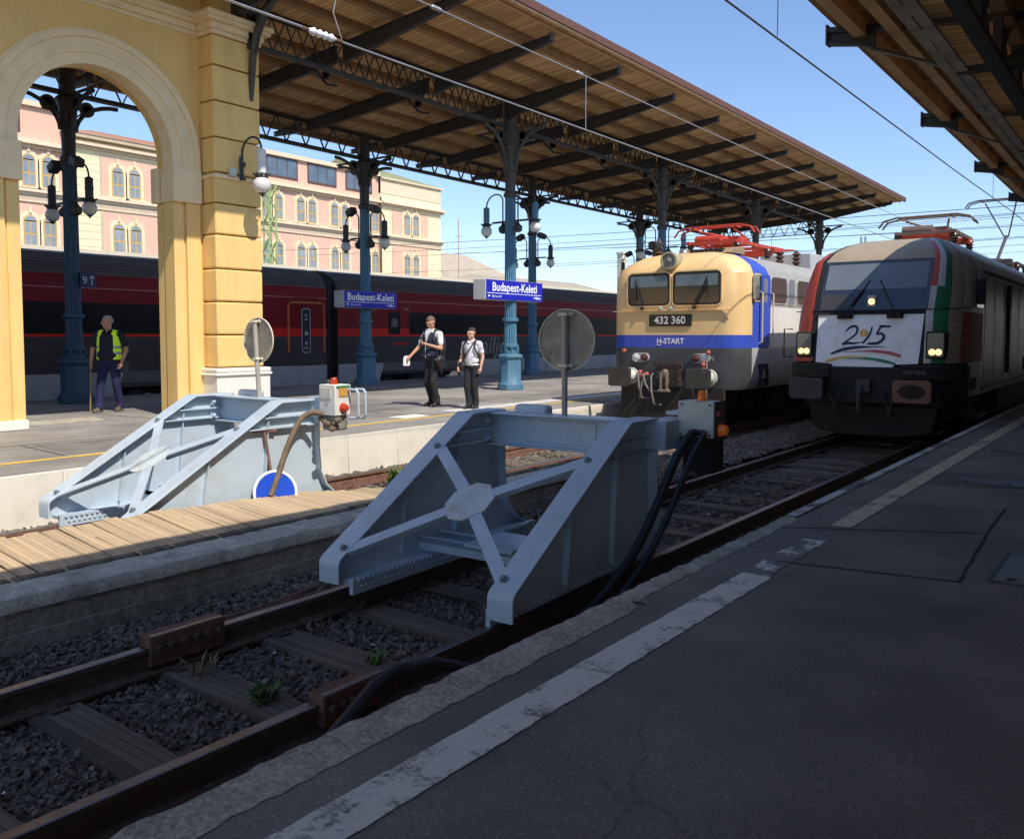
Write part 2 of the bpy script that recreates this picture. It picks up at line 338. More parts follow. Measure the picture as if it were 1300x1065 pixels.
# worn concrete kerb on the platform edge: a real nosing 14 mm proud with a broken edge
def kerbx(y): return -2.26 if y<4.15 else (-2.33 if y<6.9 else -2.37)
r=random.Random(3);A=[];B=[];C=[];D=[];y=-8.0
while y<60:
    e=r.uniform(-.014,.006) if y<8 else r.uniform(-.004,.003)
    A.append((-2.46+e,y,-.9));B.append((-2.468+e,y,-.02));C.append((-2.45+e*1.3,y,.010));
    D.append((kerbx(y)+r.uniform(-.012,.012),y,.003)); y+=.06 if y<8 else .4
k.grid([A,B,C,D])
struct(k.build('platform_kerb',M['kerb'],ang=50))
k=MB();strip(k,-2.462,-2.375,7.0,60,.0135,.3,.002,.006,5);struct(k.build('platform_edge_line',M['edgew']))
k=MB();strip(k,-2.085,-1.895,-6,5.15,.004,.05,.004,.004,6);struct(k.build('platform_line',M['linew']))
k=MB();strip(k,-2.08,-1.92,5.15,6.3,.004,.05,.012,.012,8);struct(k.build('platform_line',M['linewx']))
k=MB();strip(k,-2.06,-1.90,6.86,60,.005,.2,.003,.003,7);struct(k.build('platform_line',M['liney']))
k=MB()
def seam(a,b,w=.018,z=.004,mb=k):
    a=Vector((*a,z));b=Vector((*b,z));d=(b-a).normalized();n=Vector((-d.y,d.x,0))*w/2
    m=8;L=[];Q=[]
    for i in range(m+1):
        q=a.lerp(b,i/m)+n*rnd.uniform(-.5,.5);L.append(q+n);Q.append(q-n)
    mb.grid([L,Q])
seam((-2.36,6.56),(-1.03,7.3));seam((-2.02,5.55),(-.95,5.75));seam((-.95,5.75),(-1.03,7.3));seam((-1.03,7.3),(-1.06,8.5));seam((-2.36,4.2),(-2.26,4.2))
seam((-1.9,9.35),(-.8,9.75));seam((-1.9,12.0),(-.8,12.6));seam((-1.9,15.5),(-.6,16.1))
struct(k.build('asphalt_seam',M['tarseam']))  # thin strips of dark tar along the seams
# flat access covers let into the asphalt
def cover(x0,x1,y0,y1,label):
    t=thing('access_cover',label,'access cover',((x0+x1)/2,(y0+y1)/2,0),0,'steel covers in the near platform')
    MB().box(x0,x1,y0,y1,-.03,.007).build('frame',M['dkgrey'],t)
    MB().box(x0+.03,x1-.03,y0+.03,y1-.03,.0,.012).build('plate',covm,t,bevel=.003)
    for q in(.12,.5): h=MB();h.cyl((x0+q,y0+.1,.010),(x0+q,y0+.1,.0145),.03);h.build('lifting_hole',M['blackm'],t)
covm=mat('zinc cover plate',(.12,.12,.14),.45,metal=.35,var=.25,scale=4,fine=120,finev=.25,bump=.5,bscale=120)
cover(-.82,.1,5.86,6.72,'square grey steel cover in the asphalt, nearest to the camera')
cover(-1.7,-.5,9.66,10.1,'long grey steel cover in the asphalt, between the two others')
cover(-1.75,-.7,12.55,13.1,'farthest grey steel cover in the near platform, towards the train')

# far platform
p=MB();p.box(-20.7,-9.83,-12,120,-.9,0)
struct(p.build('platform',M['asphF']))
# pale precast edge wall, one panel per metre
t=thing('platform_wall','low cream precast concrete wall edging the sunlit far platform','wall',(-9.8,8,-.8))
p=MB();y=-6.0
while y<75:
    p.box(-9.9,-9.77,y,y+1.045,-.9,-.004+rnd.uniform(-.002,.002)); y+=1.055
p.build('panel',M['precast'],t,bevel=.006,seg=1)
MB().box(-9.9,-9.79,-6,75,-.9,-.01).build('joint',M['concl'],t)
k=MB();strip(k,-10.80,-10.67,-6,70,.004,.15,.004,.004,11);struct(k.build('yellow_line',M['yellow']))
k=MB();strip(k,-11.5,-10.98,12.7,40,.004,.15,.02,.02,12);struct(k.build('pale_paving_strip',worn('pale paving',(.62,.60,.55),(.3,.28,.26),.8,5)))
k=MB()
for i in range(9):
    for j in range(6):
        k.lathe((-10.98-.06*j,11.2+.07*i,0),[(.02,.003),(.015,.009)],8)
k.box(-11.34,-10.93,11.15,11.83,-.002,.004)
struct(k.build('tactile_paving',M['plinth']))
# repaired strips and long joints in the far platform
k=MB()
for a,b_ in (((-12.4,-6),(-12.35,60)),((-14.2,11.5),(-10.9,11.7)),((-12.4,16.2),(-10.9,16.1)),((-16.2,8.2),(-12.4,8.6)),((-12.4,5.2),(-10.9,5.1)),((-14.0,20.5),(-12.4,20.4)),((-12.4,24),(-10.9,24.1))): seam(a,b_,.022,.004,k)
struct(k.build('asphalt_seam',M['soil']))
k=MB();k.add([(-13.9,11.8,.003),(-12.5,11.8,.003),(-12.5,15.6,.003),(-13.8,15.7,.003)],[(0,1,2,3)]);k.add([(-12.3,5.3,.003),(-10.95,5.2,.003),(-10.95,8.4,.003),(-12.3,8.5,.003)],[(0,1,2,3)])
struct(k.build('paving_patch',asphalt('asphalt repair',(.225,.21,.195),patch=.25)))
# patched paving in front of the arch
k=MB();k.add([(-15.6,5.0,.004),(-14.9,5.2,.004),(-14.9,7.7,.004),(-15.75,7.9,.004)],[(0,1,2,3)]);struct(k.build('paving_patch',M['kerb']))

# timber crossing deck with concrete retaining wall
t=thing('retaining_wall','dark stained concrete retaining wall with pale coping beside the near track','wall',(-6.0,3,-.7))
p=MB();p.box(-6.3,-5.88,-6,9.7,-.9,-.205)
for z,o in((-.44,.006),(-.62,.010)): p.box(-6.2,-5.88+o,-6,9.69,-.9,z)
p.build('wall_body',M['conc'],t,bevel=.01)
r=random.Random(5);A=[];B=[];C=[];D=[];y=-6.0
while y<9.72:
    e=r.uniform(-.012,.008);A.append((-5.862+e,y,-.29));B.append((-5.862+e,y,-.2));C.append((-5.885+e,y,-.186));D.append((-6.28+r.uniform(-.03,.01),y,-.180+r.uniform(-.004,.004)));y+=.09
p=MB();p.grid([A,B,C,D]);p.build('coping',M['concl'],t,ang=60)
t=thing('timber_deck','sunlit timber plank crossing deck between the two tracks','deck',(-6.8,3,-.2))
p=MB();y=-6.0;r=random.Random(9)
def lerp(a,b,t): return a+(b-a)*max(0,min(1,t))
while y<9.6:
    w=r.uniform(.10,.155);ga=r.uniform(.005,.016)
    far=lerp(-7.17,-6.45,(y-5.9)/2.0);zf=lerp(-.075,-.2,(y-4.3)/2.4);zn=lerp(-.172,-.2,(y-4.3)/2.4)
    a=.01*math.sin(y*3);nx=-6.25+r.uniform(-.05,.05);dz=r.uniform(-.007,.007)
    mid=r.random()<.35;xs=[far+r.uniform(-.03,.03),nx]
    if mid: xs=[xs[0],r.uniform(far+.25,nx-.2),nx]
    for i in range(len(xs)-1):
        x0,x1=xs[i]+(.004 if i else 0),xs[i+1]-(.004 if i+2<len(xs) else 0)
        z=lambda x:zf+(zn-zf)*(x-far)/(-6.25-far)+dz
        q=[(x0,y),(x1,y+a),(x1,y+w+a),(x0,y+w)]
        p.add([(X,Y,z(X)-.06) for X,Y in q]+[(X,Y,z(X)) for X,Y in q],[(3,2,1,0),(4,5,6,7),(0,1,5,4),(1,2,6,5),(2,3,7,6),(3,0,4,7)])
    y+=w+ga
p.build('plank',M['deckw'],t,bevel=.004,seg=1)
p=MB();p.box(-7.1,-6.25,-6,5.9,-.9,-.30);p.box(-6.5,-6.25,5.9,9.6,-.9,-.3);p.build('bearer',M['blackm'],t)
r=random.Random(15);p=MB();y=-6.0     # rotten dark edging timber along the coping
while y<9.4:
    w=r.uniform(.25,.6);p.box(-6.3,-6.2+r.uniform(-.015,.015),y,y+w-.015,-.25,-.165+r.uniform(-.006,.004));y+=w
p.build('edge_timber',M['sleeper'],t,bevel=.012,seg=1)

# track beds
b=MB()
def bed(x0,x1,y0,y1,z,amp,step,mb,seed):
    r=random.Random(seed);nx=int((x1-x0)/step)+1;ny=int((y1-y0)/step)+1
    mb.grid([[(x0+(x1-x0)*i/nx,y0+(y1-y0)*j/ny,z+r.uniform(-amp,amp)) for i in range(nx+1)] for j in range(ny+1)])
bed(-5.95,-2.45,-6,12,-.625,.012,.09,b,1)
struct(b.build('track_bed',M['stone'],ang=80))
b=MB();bed(-9.8,-2.45,12.0,110,-.6,.03,.5,b,2);struct(b.build('track_bed',M['gravel'],ang=80))
b=MB();bed(-9.8,-6.3,-6,12.0,-.585,.018,.12,b,3);struct(b.build('track_bed',M['gravel'],ang=80))
b=MB();bed(-6.6,-5.4,9.3,40,-.50,.03,.15,b,4);struct(b.build('cess_path',M['gravel'],ang=80))
b=MB();bed(-25.5,-20.7,-20,120,-.65,.03,.6,b,5);struct(b.build('track_bed',M['gravel'],ang=80))
# loose ballast
def stones(spots,mats,name):
    import numpy as np
    rs=np.random.RandomState(4)
    ph=(1+5**.5)/2
    iv=np.array([(-1,ph,0),(1,ph,0),(-1,-ph,0),(1,-ph,0),(0,-1,ph),(0,1,ph),(0,-1,-ph),(0,1,-ph),(ph,0,-1),(ph,0,1),(-ph,0,-1),(-ph,0,1)])/1.9
    fi=[(0,11,5),(0,5,1),(0,1,7),(0,7,10),(0,10,11),(1,5,9),(5,11,4),(11,10,2),(10,7,6),(7,1,8),(3,9,4),(3,4,2),(3,2,6),(3,6,8),(3,8,9),(4,9,5),(2,4,11),(6,2,10),(8,6,7),(9,8,1)]
    vs=[];fs=[]
    n=len(spots);fi=np.array(fi)
    V=np.repeat(iv[None],n,0)*(1+rs.uniform(-.5,.5,(n,12,3)))*rs.uniform(.45,1.3,(n,1,3))
    sp=np.array(spots)
    th=rs.uniform(0,6.283,n);ph2=rs.uniform(-.9,.9,n)
    c,s_=np.cos(th)[:,None],np.sin(th)[:,None];c2,s2=np.cos(ph2)[:,None],np.sin(ph2)[:,None]
    x,y,z=V[...,0],V[...,1],V[...,2]
    y,z=y*c2-z*s2,y*s2+z*c2
    x,y=x*c-y*s_,x*s_+y*c
    V=np.stack([x,y,z],-1)*sp[:,None,3:4]+sp[:,None,:3]
    F=(fi[None]+(np.arange(n)*12)[:,None,None]).reshape(-1,3)
    me=bpy.data.meshes.new(name)
    me.vertices.add(n*12);me.vertices.foreach_set('co',V.reshape(-1))
    me.loops.add(len(F)*3);me.loops.foreach_set('vertex_index',F.reshape(-1).astype('i'))
    me.polygons.add(len(F));me.polygons.foreach_set('loop_start',np.arange(len(F),dtype='i')*3)
    for m in mats: me.materials.append(m)
    mi=np.repeat((rs.rand(n)<.035).astype('i') if len(mats)>1 else np.zeros(n,'i'),20);me.polygons.foreach_set('material_index',mi)
    me.polygons.foreach_set('use_smooth',[False]*len(me.polygons));me.update();me.validate()
    o=bpy.data.objects.new(name,me);col.objects.link(o);o['kind']='stuff'
    return o
r=random.Random(21);sp=[]
y=.6
while y<13:
    s=.0155+max(0,y-3.0)*.0026;st=s*1.75
    x=-5.9
    while x<-2.5:
        sp.append((x+r.uniform(-st,st)*.6,y+r.uniform(-st,st)*.6,-.615+r.uniform(-.012,.02)+(.05 if x<-5.4 else 0),s*r.choice((.5,.7,.9,1.1,1.5))*r.uniform(.8,1.2)));x+=st
    y+=st
tag(stones(sp,[M['stone'],M['stonel']],'ballast'),'dark angular ballast stones between the sleepers of the near track','ballast')
sp=[]
for i in range(5200):
    x=r.uniform(-9.75,-6.3);y=1+11.5*r.random()**.9;sp.append((x,y,-.585+r.uniform(-.01,.02),r.uniform(.015,.04)))
for i in range(3500):
    x=r.uniform(-6.6,-5.3);y=r.uniform(9.5,22);sp.append((x,y,-.50+r.uniform(-.01,.02),r.uniform(.02,.045)))
tag(stones(sp,[M['gravel'],M['stonel']],'ballast'),'brown dusty ballast around the far buffer stop and between the tracks','ballast')
# tracks
def railmb(x,y0,y1,top,mb,mh=1):
    h=.17;z0=top-h
    pr=[(-.07,z0),(.07,z0),(.07,z0+.014),(.012,z0+.035),(.012,top-.045),(.036,top-.032),(.036,top-.004),(.03,top),(-.03,top),(-.036,top-.004),(-.036,top-.032),(-.012,top-.045),(-.012,z0+.035),(-.07,z0+.014)]
    n=len(pr);vs=[(x+a,y0,b) for a,b in pr]+[(x+a,y1,b) for a,b in pr]
    fs=[(i,(i+1)%n,(i+1)%n+n,i+n) for i in range(n)]+[tuple(range(n)),tuple(range(n,2*n))]
    mb.add(vs,fs,[mh if i in(6,7,8) else 0 for i in range(n)]+[0,0])
def track(label,xs,y0,y1,top,sl,rm,smat,fast=True):
    t=thing('railway_track',label,'track',(sum(xs)/2,y0,top))
    for x in xs:
        b=MB();railmb(x,y0,y1,top,b);b.build('rail',[rm,M['railtop']],t,ang=25)
    cx=sum(xs)/2;rr=random.Random(int(abs(cx)*10))
    for y in sl:
        b=MB();w=.13;L=1.18;zt=top-.168
        a=rr.uniform(-.02,.02);n=9;A=[];B=[];C=[];D=[]
        for i in range(n+1):
            x=cx-L+2*L*i/n;d=rr.uniform(-.006,.006)
            A.append((x,y-w+a*i/n+d,zt-.12));B.append((x,y-w+a*i/n+d,zt+rr.uniform(-.006,.004)));C.append((x,y+w+a*i/n-d,zt+rr.uniform(-.006,.004)));D.append((x,y+w+a*i/n-d,zt-.12))
        b.grid([A,B,C,D]);b.poly([A[0],B[0],C[0],D[0]]);b.poly([A[-1],B[-1],C[-1],D[-1]])
        s=b.build('sleeper',smat,t,ang=40)
        if fast and y<12:
            for x in xs:
                for sd in(-1,1):
                    q=MB();q.box(x+sd*.11-.035,x+sd*.11+.035,y-.05,y+.05,zt,zt+.02);q.cyl((x+sd*.1,y,zt+.015),(x+sd*.1,y,zt+.055),.02,n=6);q.build('fastening',rm,s,bevel=.004,seg=1)
    return t
sl=[-.1+.755*i for i in range(22)]+[16.6+.9*i for i in range(10)]
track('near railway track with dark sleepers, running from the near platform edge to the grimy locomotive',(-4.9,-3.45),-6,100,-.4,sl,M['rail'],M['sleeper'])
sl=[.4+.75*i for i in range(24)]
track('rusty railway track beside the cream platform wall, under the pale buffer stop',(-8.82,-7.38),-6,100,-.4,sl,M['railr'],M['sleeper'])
track('track of the dark red train behind the far platform',(-23.1,-21.65),-20,120,-.4,[10+1.5*i for i in range(20)],M['rail'],M['sleeper'],False)
# rusty clamps on the near rails
def clamp(x,y0,y1,zt,label):
    t=thing('rail_clamp',label,'rail clamp',(x,(y0+y1)/2,-.4))
    MB().box(x-.075,x+.055,y0,y1,-.52,zt).build('clamp_body',M['rust'],t,bevel=.008)
    for i in range(6):
        y=y0+.05+(y1-y0-.1)*i/5;b=MB();b.cyl((x+.05,y,zt-.075),(x+.085,y,zt-.075),.022,n=6);b.build('bolt',M['rail'],t)
    MB().box(x+.015,x+.05,y0+.01,y1-.01,zt-.01,zt+.004).build('worn_strip',M['railtop'],t)
clamp(-4.9,2.74,3.26,-.335,'rusty bolted clamp block on the left rail of the near track')
clamp(-3.43,2.84,3.28,-.355,'dark rusty clamp block on the right rail of the near track, by the platform')
# pipes, hoses, litter and weeds
tag(MB().tube([(-5.28,2.95,-.52),(-5.22,3.3,-.5),(-5.24,3.9,-.5),(-5.3,4.4,-.49)],.022).build('pipe',M['rust']),'rusty pipe by the near left rail, the one closer to the concrete wall','pipe')
tag(MB().tube([(-5.16,3.0,-.52),(-5.12,3.5,-.49),(-5.18,4.1,-.49),(-5.14,4.6,-.49)],.02).build('pipe',M['rust']),'rusty pipe touching the left rail of the near track','pipe')
t=MB();t.tube([(-3.15,1.5,-.5),(-3.12,2.2,-.5),(-3.1,2.6,-.44),(-3.13,2.86,-.33),(-3.13,2.97,-.27),(-3.12,3.1,-.235),(-3.08,3.35,-.26),(-2.98,3.6,-.36),(-2.85,3.9,-.45),(-2.8,4.6,-.44),(-2.78,5.3,-.36)],.035,10)
tag(t.build('hose',M['rubber']),'black rubber hose lying along the foot of the near platform edge','hose')
t=MB();t.tube([(-2.95,5.6,-.36),(-2.8,6.2,-.3),(-2.75,6.8,-.27),(-2.8,7.4,-.32),(-2.85,8.2,-.42)],.014,8)
tag(t.build('cable',M['rubber']),'thin black cable looped between buffer stop and platform edge','cable')
def weed(x,y,z,s,n,label,mt,seed):
    r=random.Random(seed);b=MB()
    for i in range(n):
        a=r.uniform(0,2*PI);l=s*r.uniform(.5,1.1);b0=Vector((x+r.uniform(-s,s)*.5,y+r.uniform(-s,s)*.5,z))
        d=Vector((math.cos(a),math.sin(a),0));w=Vector((-d.y,d.x,0))*s*.06*r.uniform(.6,1.6)
        lean=r.uniform(.2,.9);m_=b0+d*l*lean*.4+Vector((0,0,l*.6));e=b0+d*l*lean+Vector((0,0,l*r.uniform(.6,1)))
        b.add([b0-w*.5,b0+w*.5,m_+w,m_-w,e],[(0,1,2,3),(3,2,4)])
    return tag(b.build('weed',mt,flat=True),label,'weed',)
gr=mat('weed green',(.10,.16,.04),.8,var=.4,scale=20);gd=mat('dry grass',(.22,.17,.09),.9,var=.3,scale=20)
weed(-4.02,2.93,-.58,.13,70,'green weed tuft between the clamp and the middle sleeper of the near track',gr,1)
weed(-3.92,3.72,-.58,.09,40,'small green weed beside the dark clamp, on the near track',gr,2)
weed(-3.2,3.2,-.58,.12,45,'weeds below the near platform edge beside the black hose',gr,3)
weed(-4.62,2.95,-.57,.13,26,'dry straw coloured grass tuft by the left rail of the near track',gd,4)
weed(-4.7,3.9,-.57,.11,22,'dry grass tuft near the foot of the near buffer stop',gd,5)
weed(-8.35,8.45,-.55,.26,170,'leafy green weed growing beside the sunlit rusty track',mat('sunlit weed',(.13,.20,.05),.8,var=.4,scale=20),6)  # paler copy of the weed green, sunlight put into the colour
r=random.Random(33);b=MB()
for i in range(75):
    x=r.uniform(-5.7,-2.7);y=1.6+9*r.random();s=r.uniform(.006,.02);a=r.uniform(0,6.28);d=Vector((math.cos(a),math.sin(a),r.uniform(-.3,.3)))*s;e=Vector((-math.sin(a),math.cos(a),r.uniform(-.3,.5)))*s*.5
    c=Vector((x,y,-.575));b.add([c-d-e,c+d-e,c+d+e*1.4,c-d+e],[(0,1,2,3)])
o=b.build('litter',M['white'],flat=True);o['kind']='stuff';tag(o,'white paper scraps and cigarette ends scattered over the near ballast','litter')
# ------------------------------------------------------------------ buffer stops
def buffer_stop(cx,y0,label):
    t=thing('buffer_stop',label,'buffer stop',(cx,y0+1.3,-.4),0,'braking buffer stops at the track ends')
    bg=M['bluegrey']
    F0=y0;Y1=y0+1.64;Y2=y0+2.15;ZT=.82;ZB=-.33
    sl=Vector((0,Y1-.03-F0-.045,ZT-.03+.122)).normalized()   # slope direction
    nrm=Vector((0,-sl.z,sl.y))
    def bolts(b,s,x,q,o):
        for i in range(44):
            a=F0+.14+i*2.3/44
            b.cyl((x+q*o,a,-.305),(x+q*(o+.02),a,-.305),.017,n=6);b.cyl((x+q*o,a+.028,-.355 if q==-s else -.322),(x+q*(o+.016),a+.028,-.355 if q==-s else -.322),.013,n=6)
    for s in(-1,1):
        x=cx+s*.77
        b=MB()   # side plate with the flared rear foot
        pr=[(F0+.02,ZB),(F0+.02,-.15),(Y1,ZT-.02),(Y2,ZT-.02),(Y2,.3),(Y2+.02,.05),(Y2+.10,-.12),(Y2+.24,-.25),(Y2+.45,ZB)]
        b.prism(pr,'x',x-.009,x+.009)
        bolts(b,s,x,s,.007);fr=b.build('side_plate',bg,t)
        b=MB()   # bent flange along front foot, slope, top
        w=.10
        arc=[Vector((0,F0,ZB+.01)),Vector((0,F0,-.19)),Vector((0,F0+.005,-.163)),Vector((0,F0+.02,-.140)),Vector((0,F0+.045,-.122))]
        line=arc+[Vector((0,Y1-.03,ZT-.03)),Vector((0,Y1+.03,ZT)),Vector((0,Y2,ZT))]
        nn=[Vector((0,-1,0)),Vector((0,-1,0)),Vector((0,-.95,.3)),(nrm+Vector((0,-.3,0))).normalized(),nrm,nrm,Vector((0,-.2,1)).normalized(),Vector((0,0,1))]
        r1=[[ (x-w,p.y,p.z),(x+w,p.y,p.z),(x+w,p.y-n.y*.018,p.z-n.z*.018),(x-w,p.y-n.y*.018,p.z-n.z*.018)] for p,n in zip(line,nn)]
        b.grid(r1,closed=True);b.poly(r1[0]);b.poly(r1[-1])
        b.build('flange',bg,fr,bevel=.003,seg=1,ang=30)
        # stiffening ribs on both faces, top ledges, rear flange
        for yy in(F0+.80,F0+1.50):
            zt=min(ZT-.03,-.122+(yy-F0-.045)*.585-.03)
            for q in(-1,1):
                b=MB();b.obox((x+q*.031,yy,(zt-.26)/2),(.022,0,0),(0,.006,0),(0,.04,(zt+.26)/2));b.build('rib',bg,fr)
        for zz in(ZT-.16,ZT-.27):
            for q in(-1,1): b=MB();b.box(min(x+q*.009,x+q*.075),max(x+q*.009,x+q*.075),Y1+.03-(ZT-zz)*1.55,Y2,zz-.008,zz+.006);b.build('ledge',bg,fr)
        b=MB()
        rear=[(Y2,ZT-.02),(Y2,.3),(Y2+.02,.05),(Y2+.10,-.12),(Y2+.24,-.25),(Y2+.45,ZB)]
        R_=[[(x-.09,a,z),(x+.09,a,z),(x+.09,a+.014,z+.006),(x-.09,a+.014,z+.006)] for a,z in rear]
        b.grid(R_,closed=True);b.poly(R_[0]);b.poly(R_[-1])
        b.box(x-.10,x+.10,Y2-.012,Y2+.004,ZT-.32,ZT-.003)
        b.build('rear_flange',bg,fr,ang=30)
        # clamping shoe along the rail foot, toothed lower edge
        b=MB();b.box(min(x,x-s*.15),max(x,x-s*.15),F0+.08,Y2+.40,-.335,-.300)
        for q in(-s,):
            for i in range(4):
                a=F0+.08+i*.62;b.box(x+q*.15-.018,x+q*.15+.018,a,a+.612,-.405,-.285)
        bolts(b,s,x,-s,.165);b.build('rail_shoe',bg,fr)
    # cross bracing in the plane of the slope
    def S(u,h=0): # point on the slope, u in 0..1 along Y
        return Vector((0,F0+.045+(Y1-F0-.075)*u,-.122+(ZT-.03+.122)*u))+nrm*h
    b=MB()
    lo,hi=.05,.75;c=S(.42,-.012)
    for s in(-1,1):
        for u in(lo,hi):
            p=S(u,-.012);p.x=cx+s*.70;q=Vector((cx+s*.10,c.y+(.10 if u==hi else -.10)*sl.y,c.z+(.10 if u==hi else -.10)*sl.z))
            d=(q-p).normalized();wd=d.cross(nrm).normalized()
            b.obox((p+q)/2,(q-p)/2,wd*.050,nrm*.007)
            b.obox((p+q)/2-nrm*.035,(q-p)/2,wd*.006,nrm*.03)
    b.build('cross_brace',bg,t)
    b=MB();cc=Vector((cx,c.y,c.z))+nrm*.012
    pts=[]
    for a,rr in((20,.2),(72,.21),(108,.21),(160,.2),(200,.2),(252,.21),(288,.21),(340,.2)):
        pts.append(cc+Vector((1,0,0))*rr*1.0*math.cos(R(a))+sl*rr*1.05*math.sin(R(a)))
    b.poly(pts);b.poly([q-nrm*.012 for q in pts]);
    b.grid([pts,[q-nrm*.012 for q in pts]],closed=True)
    b.build('gusset_plate',M['gusset'],t,ang=30)
    b=MB()
    for s in(-1,1):
        for u in(.045,.75):
            p=S(u,.0);p.x=cx+s*.725;b=MB();b.cyl(p,p+nrm*.012,.030,n=14);b.cyl(p+nrm*.01,p+nrm*.032,.017,n=6);b.build('brace_bolt',M['bolt'],t)
    # head beam between the frames: channel with flanges
    b=MB();b.box(cx-.76,cx+.76,Y2-.13,Y2-.11,ZT-.30,ZT-.03);b.box(cx-.76,cx+.76,Y2-.24,Y2-.02,ZT-.032,ZT-.014);b.box(cx-.76,cx+.76,Y2-.22,Y2-.02,ZT-.315,ZT-.298)
    b.box(cx-.36,cx+.36,Y2-.14,Y2-.125,ZT-.27,ZT-.07)
    for s in(-1,1): b.box(cx+s*.75-.010,cx+s*.75+.010,Y2-.26,Y2-.003,ZT-.33,ZT-.02)
    bm_=b.build('head_beam',bg,t,bevel=.004,seg=1)
    for s in(-1,1):
        for zz in(ZT-.09,ZT-.25): b=MB();b.cyl((cx+s*.69,Y2-.27,zz),(cx+s*.69,Y2-.235,zz),.02,n=6);b.build('beam_bolt',bg,bm_)
    b=MB();b.box(cx-.57,cx-.22,Y2-.02,Y2+.12,ZT-.16,ZT+.05);b.build('buffer_pad',bg,t,bevel=.035,seg=3)
    for yy in(F0+1.0,F0+1.25): b=MB();b.box(cx-.73,cx+.73,yy-.03,yy+.03,-.20,-.16);b.box(cx-.73,cx+.73,yy-.03,yy-.02,-.26,-.16);b.build('tie_bar',bg,t)
    b=MB();b.box(cx-.2,cx+.25,F0+.9,F0+1.4,-.155,-.13);b.build('tie_plate',bg,t)
    return t
buffer_stop(-4.15,4.18,'blue grey steel buffer stop with cross bracing, the near one on the shaded track').rotation_euler.z=R(3)
buffer_stop(-8.10,3.92,'pale grey steel buffer stop standing in the sun, the far one beside the station wall')

# stop discs seen from behind
def disc(x,y,zc,ztop,rad,tilt,label,zb,rz):
    t=thing('stop_disc',label,'stop disc',(x,y,zb),0,'round stop signs on the buffer stops')
    nx=Vector((math.sin(rz),-math.cos(rz),0))
    up=Vector((tilt,0,1)).normalized()
    base=Vector((x,y,zb));top=base+up*(ztop-zb)
    MB().tube([base,top],.026,12).build('post',M['post'],t)
    c=base+up*(zc-zb)-nx*.04
    b=MB();b.lathe(c,[(rad,-.004),(rad,.004)],40,nx);b.lathe(c+nx*.004,[(rad,0),(rad,.008),(rad-.008,.008),(rad-.008,0)],40,nx)
    d=b.build('disc',M['discback'],t)
    b=MB()
    sd=nx.cross(up).normalized()
    for k in(-.82,.82):
        q=c+up*rad*k+nx*.022;b.obox(q,sd*.075,nx*.008,up*.014)
        for s in(-1,1): b.cyl(q+sd*s*.058,q+sd*s*.058+nx*.02,.012,n=6)
        b.obox(c+up*rad*k+nx*.05,sd*.034,nx*.028,up*.012)
    b.build('clamp',M['discback'],d)
disc(-4.15,6.21,1.46,1.70,.272,.0,'round grey back of a stop disc on a post, on the near buffer stop',.79,R(8))
disc(-8.08,5.93,1.45,1.67,.255,-.07,'round stop disc tilted edge-on, on the far buffer stop before the ochre pilaster',.79,R(2))

# electrical control boxes bolted beside the frames
t=thing('control_box','grey steel control box with orange warning lamps beside the near buffer stop','control box',(-3.07,6.65,.3),0,'control boxes of the buffer stops')
b=MB();b.box(-3.235,-2.915,6.55,6.78,.655,.955);bx=b.build('housing',M['boxg'],t,bevel=.008)
for x,z in((-3.2,.93),(-2.95,.93),(-3.2,.68),(-2.95,.68)): b=MB();b.cyl((x,6.553,z),(x,6.54,z),.009,n=8);b.build('screw',M['dkgrey'],bx)
b=MB();b.box(-2.915,-2.905,6.56,6.77,.66,.96);b.build('door_edge',M['dkgrey'],bx)
def lampdome(c,axis,r,h,par,mt=M['amber']):
    b=MB();b.lathe(c,[(r*1.15,0),(r*1.15,h*.16)],16,axis);q=b.build('warning_lamp',M['redlens'] if mt!=M['amber'] else M['amber'],par)
    b=MB();b.lathe(c,[(r,h*.16),(r*.93,h*.45),(r*.74,h*.9),(r*.55,h),(0,h)],16,axis)
    for i in range(8):
        a=Vector(axis).orthogonal().normalized();w=Vector(axis).cross(a);d=a*math.cos(i*PI/4)+w*math.sin(i*PI/4)
        b.bar(Vector(c)+d*r*.96+Vector(axis)*h*.2,Vector(c)+d*r*.76+Vector(axis)*h*.9,.006,.006)
    b.build('lens',mt,q)
lampdome((-3.07,6.66,.955),(0,0,1),.038,.085,t);lampdome((-2.915,6.66,.72),(1,0,0),.048,.075,t);lampdome((-2.915,6.60,.86),(1,0,0),.022,.035,t,M['redlens'])
b=MB();b.box(-3.20,-2.93,6.57,6.8,.36,.655);b.box(-3.26,-2.90,6.54,6.82,.635,.66);b.build('cable_chamber',M['blackm'],t,bevel=.02)
b=MB();b.box(-3.42,-3.22,6.3,6.76,.56,.80);b.box(-3.36,-3.24,6.57,6.79,.83,.86);b.box(-3.36,-3.24,6.57,6.79,.61,.64);b.build('bracket',M['bluegrey'],t,bevel=.006)
